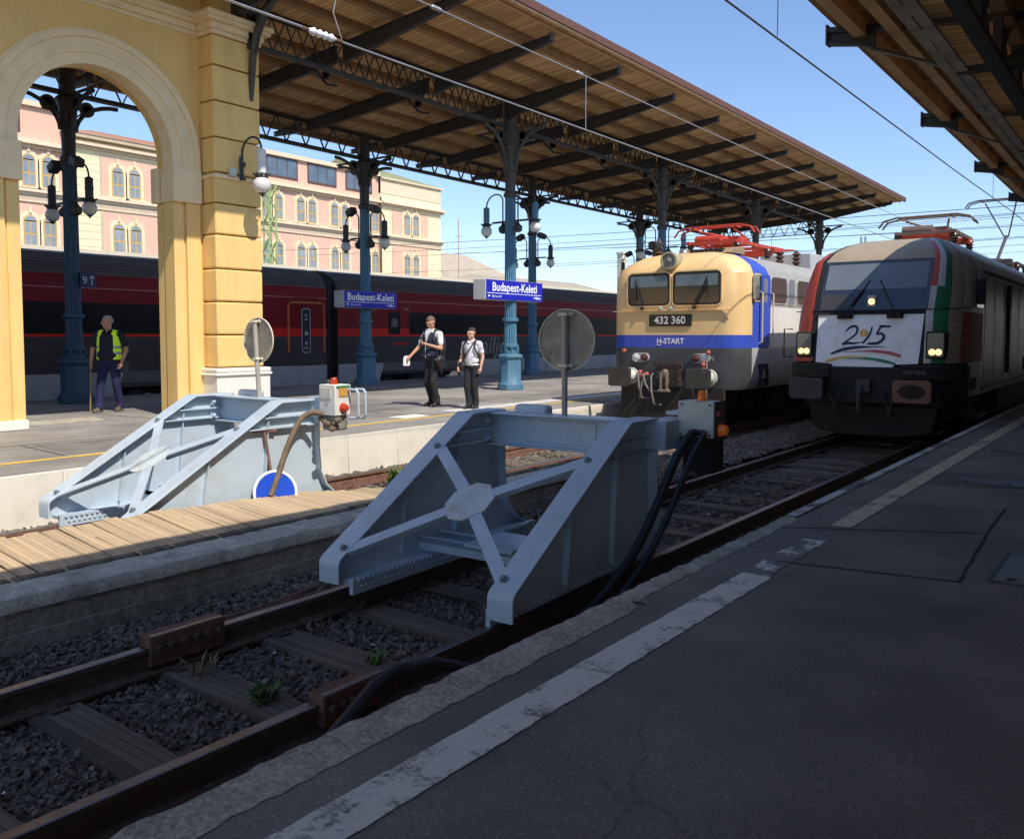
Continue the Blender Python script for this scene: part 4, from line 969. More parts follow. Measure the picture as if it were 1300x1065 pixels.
def panto(t,xc,y,z,up,mt,sc=1.0):
    for s in(-1,1):
        for d in(-.9,.9): b=MB();b.lathe((xc+s*.55,y+d,z),[(.09,0),(.05,.03),(.1,.06),(.05,.09),(.1,.12),(.05,.15),(.09,.18),(.06,.24)],10);b.build('insulator',M['porcb'],t)
    b=MB();z1=z+.26
    for s in(-1,1): b.bar((xc+s*.55,y-1.05,z1),(xc+s*.55,y+1.05,z1),.08,.07)
    for d in(-.95,0,.95): b.bar((xc-.6,y+d,z1),(xc+.6,y+d,z1),.08,.06)
    b.cyl((xc-.5,y-.7,z1+.08),(xc+.1,y-.7,z1+.08),.11,n=14);b.box(xc-.2,xc+.3,y-.2,y+.3,z1+.02,z1+.2)
    kn=Vector((xc,y+1.0,z1+(.22 if not up else 1.0)));hd=Vector((xc,y-.75 if not up else y-.35,z1+(.36 if not up else 2.0)))
    b.tube([(xc,y-.75,z1+.1),kn],.05,8)
    for s in(-1,1): b.tube([(xc+s*.06,kn.y,kn.z),(xc+s*.42,hd.y,hd.z-.08)],.022,6)
    for d in(-.16,.16):
        b.tube([(xc-.95,hd.y+d,hd.z-.2),(xc-.85,hd.y+d,hd.z-.06),(xc-.6,hd.y+d,hd.z),(xc+.6,hd.y+d,hd.z),(xc+.85,hd.y+d,hd.z-.06),(xc+.95,hd.y+d,hd.z-.2)],.022,6)
    for s in(-1,1): b.bar((xc+s*.5,hd.y-.16,hd.z-.03),(xc+s*.5,hd.y+.16,hd.z-.03),.03,.03)
    b.build('pantograph',mt,t)
def buffer_round(t,x,y,z,rect,mt,face):
    b=MB();b.lathe((x,y,z),[(.17,0),(.17,.05),(.13,.06),(.13,.30),(.1,.31),(.1,.5)],20,(0,-1,0));q=b.build('buffer',mt,t)
    b=MB();b.prism(rrect(x,z,*rect),'y',y-.56,y-.50);b.build('buffer_head',face,q,bevel=.012)
    return q
# --- cream, blue and white electric locomotive
VX_=-8.07
t=thing('locomotive','boxy cream, blue and white electric locomotive numbered 432 360','locomotive',(VX_,16,-.4))
cream=mat('loco cream paint',(.84,.575,.265),.42,var=.06,scale=1.5,dirt=(.62,.42,.2),dirtamt=.35,dscale=2.0,coat=.15)
blue=mat('loco blue paint',(.035,.085,.52),.4,var=.08,dirt=(.09,.13,.4),dirtamt=.3,coat=.15)
wht=mat('loco white paint',(.76,.74,.70),.45,var=.05,dirt=(.55,.50,.43),dirtamt=.45,dscale=1.5,streak=1)
lg=mat('loco light grey',(.42,.44,.46),.5,var=.08,dirt=(.28,.25,.22),dirtamt=.5,streak=1)
rg=mat('loco roof grey',(.36,.35,.33),.6,var=.12,dirt=(.24,.21,.18),dirtamt=.5)
bg_=mat('loco front dark grey',(.062,.067,.078),.55,var=.15,dirt=(.09,.08,.07),dirtamt=.4,dscale=3)
lev=[(.42,1.40,16.02,1.0,.5),(.62,1.5,16.0,1.03,.5),(1.25,1.5,16.0,1.05,.5),(1.51,1.5,16.0,1.05,.5),(2.1,1.5,16.0,1.05,.5),(2.74,1.5,16.03,1.05,.5),(2.90,1.42,16.10,1.0,.5),(3.04,1.22,16.22,.9,.5),(3.15,.98,16.40,.75,.5),(3.22,.7,16.65,.5,.45),(3.24,.3,16.95,.2,.3)]
rings=shell(VX_,lev,[31.7,17.4,16.55],6,4)
def mf(i,j):
    n=len(rings[0])-1;jj=min(j,n-1-j)
    if i<2: return 4 if 2<=jj else 3
    if i==2: return 1 if jj>=1 else 2
    if i<5:
        if jj==0: return 2 if i==3 else 5
        return 1 if jj==1 else 0
    return 5 if jj==0 else (1 if jj==1 else 0)
b=MB();b.grid(rings,mf=mf);b.poly([r[0] for r in rings]+[r[-1] for r in rings][::-1],5);b.poly(rings[-1],0)
body=b.build('body',[cream,blue,wht,lg,bg_,rg],t,ang=28)
b=MB()
for r_ in (1.515,):  # rain strip and front hand rail
    pass
b.box(VX_-1.35,VX_+1.35,15.955,16.0,2.0,2.012);b.build('front_ledge',cream,body)
def fwin(x0,x1,z0,z1,par,y=15.99,fm=M['rubber']):
    cx,cz,w,h=(x0+x1)/2,(z0+z1)/2,x1-x0,z1-z0
    b=MB();b.prism(rrect(cx,cz,w+.07,h+.07,.10),'y',y-.012,y+.05);f=b.build('window',M['rubber'],par,bevel=.006)
    b=MB();o=rrect(cx,cz,w+.12,h+.12,.12);i_=rrect(cx,cz,w+.07,h+.07,.10)
    b.grid([[(a,y-.018,c) for a,c in o],[(a,y-.018,c) for a,c in i_]],closed=True);b.grid([[(a,y-.018,c) for a,c in o],[(a,y+.03,c) for a,c in o]],closed=True);b.build('frame',cream,f)
    b=MB();b.prism(rrect(cx,cz,w,h,.08),'y',y-.016,y-.010);b.build('pane',cabglass,f)
    b=MB();b.box(cx-w*.47,cx+w*.47,y-.019,y-.017,cz+h*.08,cz+h*.46);b.build('sun_blind',mat('blind behind glass',(.15,.21,.24),.15,var=.15),f)
    return f
w1=fwin(-9.04,-8.14,2.15,2.75,t);w2=fwin(-8.00,-7.03,2.15,2.75,t)
for x,d,w_ in((-8.73,-.12,w1),(-7.55,.22,w2)):
    b=MB();b.tube([(x,15.95,2.08),(x,15.93,2.14),(x+d*1.2,15.955,2.62)],.011,6);b.tube([(x+.02,15.95,2.08),(x+d*1.2+.03,15.955,2.55)],.007,6);b.bar((x+d*1.2+.01,15.962,2.25),(x+d*1.2+.0,15.962,2.68),.018,.012);b.lathe((x,15.98,2.07),[(.035,0),(.035,.05),(.015,.07)],10,(0,-1,0));b.build('wiper',M['blackm'],t)
b=MB();b.lathe((-8.11,16.25,3.02),[(.155,-.2),(.175,.28),(.185,.30),(.185,.33),(.15,.335),(.15,.30)],28,(0,-1,0));h_=b.build('top_headlamp',mat('lamp casing cream grey',(.42,.36,.22),.5,dirt=(.15,.12,.09),dirtamt=.6),t)
b=MB();b.lathe((-8.11,15.94,3.02),[(.15,0),(.11,-.03),(.05,.03),(0,.04)],24,(0,-1,0));b.build('lens',mat('dusty lens',(.22,.22,.2),.2),h_)
for s in(-1,1):
    x=VX_+s*.68
    b=MB();b.prism(rrect(x+s*.0,1.04,.39,.20,.098),'y',15.94,16.0);q=b.build('lamp_cluster',mat('cluster grey',(.3,.3,.3),.5),t,bevel=.01)
    for dx,m_,rr in((s*.10 if s>0 else -.10,hlo,.072),(-.10 if s>0 else .10,mat('dull red lamp',(.10,.03,.025),.3),.062)):
        b=MB();b.lathe((x+dx,15.945,1.04),[(rr+.015,0),(rr+.015,.03),(rr,.04),(rr*.6,.065),(0,.075)],20,(0,-1,0));b.build('headlight' if m_ is hlo else 'tail_light',m_,q)
b=MB();b.box(-8.57,-7.62,15.972,16.0,1.69,1.93);pl=b.build('number_plate',mat('plate brown black',(.022,.016,.014),.5),t)
b=MB();b.text('432 360',(-8.095,15.97,1.742),(1,0,0),(0,0,1),.215,bold=.004);b.build('lettering',mat('plate digits',(.8,.78,.74),.5),pl)
b=MB();b.text('H-START',(-8.40,15.992,1.335),(1,0,0),(0,0,1),.155,'LEFT',bold=.004);b.box(-8.395,-8.30,15.9905,15.993,1.302,1.316);b.build('lettering',M['white'],t)
b=MB()
for x in(-8.30,-8.08): b.box(x-.045,x+.045,15.97,16.0,2.02,2.10);b.cyl((x,15.97,2.06),(x,15.94,2.06),.02,n=8)
b.build('socket',M['boxg'],t)
for s,zc in((-1,.62),(1,.62)):
    buffer_round(t,VX_+s*.875,15.95,.66,(.52,.40,.06),M['boxg'],mat('greasy buffer',(.06,.057,.05),.5,metal=.3,var=.4,scale=7))
b=MB();b.box(VX_-.27,VX_+.27,15.86,16.0,.45,.92);b.box(VX_-.32,VX_+.32,15.84,15.9,.88,.95)
for s in(-1,1):
    for k in range(4): b.cyl((VX_+s*.24,15.86,.5+.12*k),(VX_+s*.24,15.83,.5+.12*k),.022,n=6)
cp=b.build('coupler',mat('greasy dark steel',(.05,.042,.036),.6,metal=.3,var=.4,scale=8,dirt=(.14,.09,.06),dirtamt=.5),t,bevel=.008)
b=MB();b.lathe((VX_-.03,15.80,.76),[(.0,.06),(.06,.04),(.07,0),(.06,-.1),(.03,-.14),(0,-.14)],12);b.box(VX_-.10,VX_-.06,15.70,15.76,.38,.76);b.box(VX_+.03,VX_+.07,15.70,15.76,.38,.76);b.cyl((VX_-.14,15.73,.38),(VX_+.11,15.73,.38),.035,n=8);b.build('screw_coupling',mat('coupling steel',(.30,.25,.2),.5,metal=.4,var=.3,scale=9),cp)
for x0,dx,L in((-8.72,.12,.5),(-8.55,-.08,.5),(-8.42,.1,.62),(-7.5,.1,.5),(-8.62,.2,.35)):
    b=MB();b.tube([(x0,15.92,.72),(x0+dx*.2,15.76,.68),(x0+dx*.6,15.70,.68-L*.5),(x0+dx,15.74,.72-L),(x0+dx*2,15.86,.70-L)],.022,8);b.build('brake_hose',mat('hose pale end',(.18,.165,.15),.6,var=.5,scale=9),t)
for x,z in((-8.72,.74),(-8.66,.66),(-8.56,.70),(-7.30,.92),(-7.28,.82),(-9.1,1.18),(-7.2,1.16)): b=MB();b.lathe((x,15.93,z),[(.03,0),(.05,.04),(.05,.07),(.02,.10)],10,(0,-1,0));b.build('air_cock',mat('air cock red',(.42,.09,.07),.5,var=.2),t)
b=MB();b.tube([(-7.22,15.9,1.1),(-7.22,15.86,.9),(-7.22,15.86,.25)],.018,8);b.tube([(-7.22,15.9,1.08),(-7.1,15.9,1.06),(-7.1,15.9,1.0)],.016,6);b.build('handle_rod',chrome,t)
b=MB();b.box(VX_-1.15,VX_+1.15,15.98,16.1,-.12,.45);b.prism([(VX_-1.15,-.12),(VX_+1.15,-.12),(VX_+1.05,-.26),(VX_-1.05,-.26)],'y',15.95,15.98);b.build('snow_plough',mat('plough brown',(.022,.018,.016),.7,var=.3),t)
SX=VX_+1.5
def swin(y0,y1,z0,z1,par,m_,r_=.09,fr=None,X=SX,nm='side_window',sd=1):
    cy,cz,w,h=(y0+y1)/2,(z0+z1)/2,y1-y0,z1-z0
    b=MB();b.prism(rrect(cy,cz,w+.05,h+.05,r_+.02),'x',*sorted((X-.02,X+sd*.012)));f=b.build(nm,fr or M['rubber'],par,bevel=.005)
    b=MB();b.prism(rrect(cy,cz,w-.01,h-.01,r_),'x',*sorted((X+sd*.010,X+sd*.016)));b.build('pane',m_,f);return f
brn=mat('brown glazing',(.085,.055,.045),.25,var=.15);greyw=mat('grey glazing',(.22,.22,.25),.2,var=.1)
swin(16.12+.48,16.98,2.20,2.72,t,cabglass,fr=cream)
y=17.52
for k in range(5):
    swin(y,y+.92,2.18,2.72,t,brn,.12,lg);swin(y+1.03,y+1.42,2.16,2.72,t,greyw,.1,lg);y+=1.58
d=MB();d.prism(rrect(17.20,2.0,.56,1.48,.1),'x',SX-.02,SX+.014);dd=d.build('door',blue,t,bevel=.006)
b=MB();b.prism(rrect(17.20,2.42,.22,.50,.09),'x',SX+.012,SX+.02);b.build('door_window',greyw,dd)
for y in(16.90,17.50): b=MB();b.tube([(SX+.01,y,2.38),(SX+.07,y,2.36),(SX+.07,y,1.36),(SX+.01,y,1.34)],.016,8);b.build('handrail',mat('cream rail',(.75,.62,.42),.5),t)
b=MB();b.box(SX+.02,SX+.10,16.50,16.56,2.22,2.70);b.box(SX,SX+.12,16.56,16.60,2.25,2.68);b.build('mirror',chrome,t,bevel=.01)
b=MB();b.text('H-MÁV START',(SX+.003,18.5,1.12),(0,1,0),(0,0,1),.10);b.text('91 55 0432 360-2',(SX+.003,18.5,1.0),(0,1,0),(0,0,1),.10);b.build('lettering',mat('faded letters',(.6,.6,.56),.6),t)
b=MB();b.box(SX-.1,SX+.02,16.9,17.4,.8,.92);b.box(SX-.02,SX+.05,16.95,17.0,.45,.8);b.box(SX-.02,SX+.05,17.3,17.35,.45,.8);b.box(SX-.02,SX+.06,16.93,17.37,.6,.63);b.build('step',M['blackm'],t)
bogies(t,VX_,(18.9,28.6))
b=MB();b.box(VX_-1.3,VX_+1.3,20.9,26.6,-.1,.5);b.build('underframe',M['blackm'],t,bevel=.03)
b=MB();b.prism([(16.75,3.2),(16.95,3.32),(17.55,3.38),(17.6,3.2)],'x',VX_-.1,VX_+.9);v=b.build('roof_vent',mat('roof vent brown',(.32,.23,.13),.7),t,bevel=.02)
b=MB();[b.box(VX_+.02+.11*k,VX_+.09+.11*k,16.76,16.9,3.24,3.30) for k in range(7)];b.build('louvre',M['blackm'],v)
panto(t,VX_,18.9,3.30,False,redp);panto(t,VX_,28.8,3.26,False,redp)
for x,y in((-8.9,17.0),(-7.55,20.7),(-7.35,21.3),(-8.5,21.3),(-7.55,23.2)): b=MB();b.lathe((x,y,3.15),[(.10,0)]+[(.12 if k%2 else .05,.05*k) for k in range(1,9)]+[(.04,.45)],12);b.build('insulator',M['porcb'],t)
b=MB();b.box(-7.9,-7.5,20.2,20.9,3.5,3.62);b.build('switch_gear',redp,t,bevel=.02)
b=MB();b.box(-8.6,-7.6,20.2,20.35,3.4,3.55);b.tube([(-8.7,19.7,3.55),(-8.2,20.2,3.62),(-7.7,20.9,3.6),(-7.4,21.3,3.6)],.03,6);b.build('switch_gear',redp,t,bevel=.02)
b=MB();b.box(VX_-.6,VX_+.75,22.3,24.2,3.15,3.62);b.build('roof_box',lg,t,bevel=.03)
b=MB();b.tube([(VX_-.9,16.9,3.2),(VX_-.9,16.9,3.45),(VX_-.9,16.7,3.5)],.03,8);b.lathe((VX_-.75,16.55,3.42),[(.10,0),(.10,.2)],14,(0,1,0));b.build('horn',M['blackm'],t)

# --- grimy modern locomotive with tricolour corner stripes
TX=-4.17
t=thing('locomotive','rounded grimy grey locomotive with red white green stripes, lit headlights and 2015 panel','locomotive',(TX,15.7,-.4))
tan=mat('dusty tan roof paint',(.37,.30,.21),.6,var=.15,scale=2,dirt=(.22,.17,.12),dirtamt=.6,dscale=2)
grime=mat('grimy silver side',(.46,.405,.33),.42,metal=.15,var=.22,scale=2,dirt=(.72,.67,.58),dirtamt=.8,dscale=3.5,streak=1)
redb=mat('stripe red',(.52,.07,.05),.5,var=.12,dirt=(.3,.1,.07),dirtamt=.4);whb=mat('stripe white',(.55,.53,.50),.5,dirt=(.3,.27,.23),dirtamt=.5,dscale=5);grb=mat('stripe green',(.018,.16,.065),.5,var=.15,dirt=(.07,.13,.07),dirtamt=.4)
dred=mat('dirty brown red',(.26,.10,.075),.6,var=.25,dirt=(.12,.09,.07),dirtamt=.6)
blk=M['blackm']
TL=[(.42,1.45,16.25,.95,.75),(.70,1.49,16.0,.95,.8),(1.03,1.49,15.76,.92,.85),(1.90,1.49,15.96,.90,.98),(2.35,1.48,16.17,.915,1.02),(2.88,1.36,16.46,.925,1.05),(3.06,1.2,16.72,.85,1.05),(3.22,.98,17.15,.72,1.0),(3.34,.72,17.75,.55,.9),(3.41,.45,18.5,.35,.7),(3.43,.2,19.2,.15,.4)]
ringsT=shell(TX,TL,[33.5,20.0,17.8],8,4)
def mt_(i,j):
    n=len(ringsT[0])-1
    right=j<n/2;jj=j if right else n-1-j
    if i<2: return 6 if jj>=3 else 1
    if jj>=10: return 0 if i>=4 else 6
    k=jj-2   # 0 side .. 7 next to the front
    if right:
        if i>=8: return 0 if jj>1 else 1
        if k==7: return 2 if i in(4,5,6) else 3
        if k==6: return (3 if i>=4 else 4)
        if k==5: return 4
        if k in(3,4): return 0
        if i==2: return 5 if jj>=2 else 1
        return 1
    if k==7: return 6
    if k in(4,5,6): return 2 if i<6 else 0
    return 0 if (i>=5 or k==3) else 1
b=MB();b.grid(ringsT,mf=mt_);b.poly([r[0] for r in ringsT]+[r[-1] for r in ringsT][::-1],1);b.poly(ringsT[-1],0)
b.build('body',[tan,grime,redb,whb,grb,dred,blk],t,ang=40)
def Yf(z):
    for (a,b_) in zip(TL,TL[1:]):
        if a[0]<=z<=b_[0]: return a[2]+(b_[2]-a[2])*(z-a[0])/(b_[0]-a[0])
    return TL[-1][2]
b=MB();o=.014
P=[(TX-.90,1.87),(TX+.88,1.87),(TX+.84,1.02),(TX+.47,1.0),(TX+.43,.95),(TX-.60,.95),(TX-.64,1.0),(TX-.88,1.02)]
fr=[(x,(Yf(z) if z>1.03 else 15.76)-o,z) for x,z in P];bk=[(x,y+o+.03,z) for x,y,z in fr]
b.poly(fr);b.grid([fr,bk],closed=True)
wp=mat('front panel white',(.93,.93,.94),.4,var=.05,scale=2,dirt=(.5,.46,.42),dirtamt=.3,dscale=5);fp=b.build('front_panel',wp,t)
def onp(x,z,e=.004): return (TX+x,Yf(max(z,1.03))-o-e,z)
navy=mat('logo navy',(.012,.016,.06),.5);lrd=mat('logo red',(.55,.10,.12),.5);lgn=mat('logo green',(.02,.22,.09),.5);lyl=mat('logo yellow',(.75,.45,.10),.5)
def stroke(pts,ws,mt2,e=.004,nm='logo_stroke'):
    b=MB();q=[];m=24;P=[Vector(p) for p in pts]
    def cr(u):
        k=len(P)-1;s_=min(int(u*k),k-1);f=u*k-s_;a=P[max(s_-1,0)];b0=P[s_];c=P[s_+1];d=P[min(s_+2,k)]
        return .5*((2*b0)+(c-a)*f+(2*a-5*b0+4*c-d)*f*f+(-a+3*b0-3*c+d)*f**3)
    A=[];B=[]
    for i in range(m+1):
        u=i/m;p=cr(u);d=(cr(min(1,u+.01))-cr(max(0,u-.01))).normalized();n=Vector((-d.y,d.x))
        kk=u*(len(ws)-1);s_=min(int(kk),len(ws)-2);w=ws[s_]+(ws[s_+1]-ws[s_])*(kk-s_)
        A.append(onp(*(p+n*w/2),e));B.append(onp(*(p-n*w/2),e))
    b.grid([A,B]);return b.build(nm,mt2,fp,flat=True)
stroke([(-.40,1.57),(-.30,1.66),(-.20,1.64),(-.22,1.52),(-.34,1.42),(-.43,1.345)],[.02,.045,.04,.035,.03,.03],navy,nm='numeral')
stroke([(-.44,1.345),(-.34,1.365),(-.24,1.36),(-.10,1.385)],[.045,.05,.04,.012],navy,nm='numeral')
stroke([(.05,1.66),(.03,1.55),(-.02,1.45),(-.09,1.36)],[.02,.035,.04,.03],navy,nm='numeral')
stroke([(.17,1.655),(.25,1.66),(.36,1.655)],[.05,.045,.03],navy,nm='numeral')
stroke([(.19,1.64),(.14,1.53),(.22,1.535),(.26,1.46),(.17,1.37),(.04,1.36),(-.01,1.345)],[.035,.04,.04,.055,.05,.045,.02],navy,nm='numeral')
b=MB()
for k in range(9):
    a=2*PI*k/9;c=(-.075+.045*math.cos(a),1.545+.04*math.sin(a));b.poly([onp(c[0]+.032*math.cos(q),c[1]+.03*math.sin(q),.004+.0003*k) for q in[i*PI/4 for i in range(8)]])
b.build('sunflower_mark',lyl,fp,flat=True)
stroke([(-.62,1.17),(-.40,1.255),(-.15,1.295),(.05,1.30),(.30,1.305)],[.035,.06,.05,.02,.008],navy)
stroke([(-.42,1.20),(-.10,1.225),(.15,1.225),(.40,1.19),(.56,1.14)],[.006,.02,.05,.06,.05],lrd)
stroke([(-.70,1.03),(-.55,1.08),(-.35,1.12),(-.12,1.13),(.05,1.125)],[.05,.055,.035,.018,.006],lyl)
stroke([(-.40,1.085),(-.15,1.095),(.08,1.09),(.30,1.055),(.48,1.01)],[.006,.022,.045,.055,.04],lgn)
# windscreen
b=MB();zs=[1.95,2.35,2.86]
G=[[(TX+x,Yf(z)-.012,z) for x in(-.92,-.31,.31,.92)] for z in zs];b.grid(G);b.grid([[p for p in G[0]]+[G[1][-1],G[2][-1]]+G[2][::-1][1:]+[G[1][0]],[(x,y+.04,z) for x,y,z in [p for p in G[0]]+[G[1][-1],G[2][-1]]+G[2][::-1][1:]+[G[1][0]]]],closed=True)
ws=b.build('windscreen',glassy('windscreen glass',(.025,.033,.045),.04),t,ang=60)
b=MB();b.grid([[(TX+x,Yf(z)-.0145,z) for x in(-.86,-.31,.31,.86)] for z in(2.33,2.35,2.80)]);b.build('sky_reflection',mat('painted sky reflection',(.16,.19,.22),.08,var=.12),ws,ang=60)  # paler upper glass imitates the sky reflected in the windscreen
b=MB();b.grid([[(TX+x,Yf(z)-.015,z) for x in(-.88,-.42)] for z in(1.98,2.24)]);b.build('dashboard',mat('dash',(.06,.055,.05),.4),ws)
b=MB();b.box(TX-.075,TX+.075,Yf(2.05)-.03,Yf(2.05)+.02,2.0,2.21);q=b.build('centre_lamp',mat('lamp box grey',(.35,.36,.37),.4),t,bevel=.01)
b=MB();b.lathe((TX,Yf(2.05)-.03,2.10),[(.055,0),(.04,.012),(0,.016)],16,(0,-1,0));b.build('lens',hl,q)
b=MB()
for x,d in((-.42,.28),(.42,-.28)):
    b.box(TX+x-.13,TX+x+.13,15.86,15.95,1.80,1.92);b.lathe((TX+x-.05,15.86,1.85),[(.05,0),(.05,.04)],10,(0,-1,0));b.lathe((TX+x+.07,15.86,1.85),[(.045,0),(.045,.04)],10,(0,-1,0))
    b.tube([(TX+x,15.88,1.88),(TX+x+d*.4,15.98,2.1),(TX+x+d*.9,16.11,2.32)],.012,6);b.bar((TX+x+d*.3,Yf(2.05)-.04,2.02),(TX+x+d*1.2,Yf(2.5)-.04,2.5),.02,.014)
b.box(TX-.9,TX+.88,15.915,15.945,1.875,1.895);b.build('wiper',blk,t,bevel=.01)
b=MB();b.tube([(TX-1.5,16.5,1.95),(TX-1.0,15.98,1.95),(TX,15.93,1.945),(TX+.95,15.95,1.95),(TX+1.35,16.2,1.955),(TX+1.55,16.75,2.0)],.009,6);b.build('hand_line',blk,t)
for s in(-1,1):
    x=TX+s*1.10;yy=15.82
    b=MB();P=rrect(x,1.34,.30,.46,.03);b.prism(P,'y',yy-.055,yy+.3);h_=b.build('headlight',blk,t,bevel=.012)
    b=MB();b.prism(rrect(x,1.34,.25,.40,.03),'y',yy-.061,yy-.054);b.build('lamp_glass',mat('lamp glass grey',(.20,.20,.17),.08),h_)
    b=MB()
    for dx in(-.05,.05): b.lathe((x+dx,yy-.062,1.22),[(.052,0),(.05,.006),(.03,.012),(0,.014)],16,(0,-1,0))
    b.build('lit_lamp',hl,h_)
    if s<0: MB().box(x-.16,x+.16,yy-.05,yy+.2,1.03,1.10).build('headlight_base',redb,t)
    b=MB();b.prism([(TX+s*px,py) for px,py in((.58,15.60),(1.08,15.66),(1.36,15.9),(1.485,16.25),(1.485,16.7),(.58,16.7))],'z',.74,1.0);bb=b.build('bumper_block',blk,t,bevel=.035,seg=3)
    if s>0:
        q=MB();q.text('SIEMENS',(TX+.83,15.577,.84),(1,0,0),(0,0,1),.10,bold=.003);q.build('lettering',mat('dim letters',(.055,.055,.055),.4),bb)
    buffer_round(t,TX+s*.87,15.75,.57,(.60,.38,.07),blk,mat('rusty buffer face',(.17,.085,.05),.6,var=.3,scale=7) if s>0 else mat('dark buffer face',(.05,.05,.055),.5,metal=.4))
    if s>0:
        q=MB();q.prism([(TX+.87+.21*math.cos(i*PI/9)*(1+.12*math.sin(3*i)),.57+.12*math.sin(i*PI/9)) for i in range(18)],'y',15.182,15.19);q.build('grease_patch',blk,t)
b=MB();b.box(TX-.6,TX+.6,15.65,16.2,.30,.95);b.prism([(TX-1.12,.32),(TX+1.12,.32),(TX+1.02,-.2),(TX+.5,-.3),(TX-.55,-.3),(TX-.98,-.2)],'y',16.05,16.15);b.box(TX-1.15,TX+1.15,16.0,16.6,.25,.74);b.build('plough',mat('plough black',(.011,.010,.010),.7,var=.4),t,bevel=.03)
b=MB();b.box(TX-.12,TX+.12,15.55,15.7,.52,.74);b.tube([(TX-.03,15.55,.62),(TX-.03,15.42,.5),(TX-.03,15.45,.18)],.04,8);b.build('coupler',M['dkgrey'],t,bevel=.01)
for x0,d in((-.55,.15),(-.38,-.1),(.35,.12),(.55,-.12)): b=MB();b.tube([(TX+x0,15.62,.55),(TX+x0,15.5,.48),(TX+x0+d,15.5,.15),(TX+x0+d*1.8,15.64,.12)],.022,8);b.build('brake_hose',M['rubber'],t)
X=TX+1.49
for y in(20.7,21.0): MB().box(X-.01,X+.03,y,y+.07,.72,2.55).build('door_rail',blk,t)
b=MB();b.prism([(17.05,2.0),(17.75,2.0),(17.75,2.58),(17.3,2.58)],'x',X-.02,X+.012);w=b.build('side_window',cabglass,t)
b=MB();b.box(X+.0,X+.12,17.1,17.22,2.05,2.5);b.build('mirror',blk,t,bevel=.02)
b=MB();b.box(X+.012,X+.016,17.5,17.56,2.05,2.2);b.build('glint',M['white'],w)  # white glint on the dark cab window, drawn as a small plate
y=18.0
for k in range(12): MB().box(X-.004,X+.004,y+1.15*k,y+1.15*k+.02,.62,2.6).build('panel_joint',M['dkgrey'],t)
b=MB();b.box(X-.06,X+.014,18.0,33.3,2.66,2.70);b.box(X-.03,X+.012,17.9,33.3,.50,.56);b.build('side_rail',M['dkgrey'],t)
for k in range(5): b=MB();b.prism([(TX+1.30,2.78),(TX+1.02,3.12),(TX+1.05,3.15),(TX+1.34,2.80)],'y',19.0+1.05*k,19.85+1.05*k);b.build('roof_window',mat('roof louvre',(.03,.03,.035),.35),t)
for (y0,y1,z0,z1) in((16.75,17.2,.55,.75),(23.5,24,.7,1.0)): MB().box(X-.01,X+.01,y0,y1,z0,z1).build('step_recess',blk,t)
b=MB();b.tube([(X-.02,16.7,.42),(X+.02,16.7,.1),(X+.02,17.15,.1),(X-.02,17.15,.42)],.025,6);b.box(X-.15,X+.05,16.7,17.15,.09,.13);b.build('step',blk,t)
bogies(t,TX,(18.6,29.8));b=MB();b.box(TX-1.35,TX+1.35,20.8,27.6,-.15,.5);b.build('underframe',blk,t,bevel=.03)
panto(t,TX,21.0,3.43,False,mat('grey brown gear',(.16,.11,.09),.5,var=.3));panto(t,TX,30.6,3.4,True,mat('dark pantograph',(.07,.055,.06),.5))
for q in((TX-.5,TX+.5,20.2,20.6,3.55,3.75),(TX-.6,TX+.6,21.6,21.8,3.55,3.7)): MB().box(*q).build('switch_gear',redp,t,bevel=.02)
# left grab rail of the cab
b=MB();b.tube([(TX-1.38,15.95,1.62),(TX-1.5,15.85,1.62),(TX-1.5,15.85,1.1),(TX-1.38,15.95,1.1)],.014,6);b.build('handrail',blk,t)

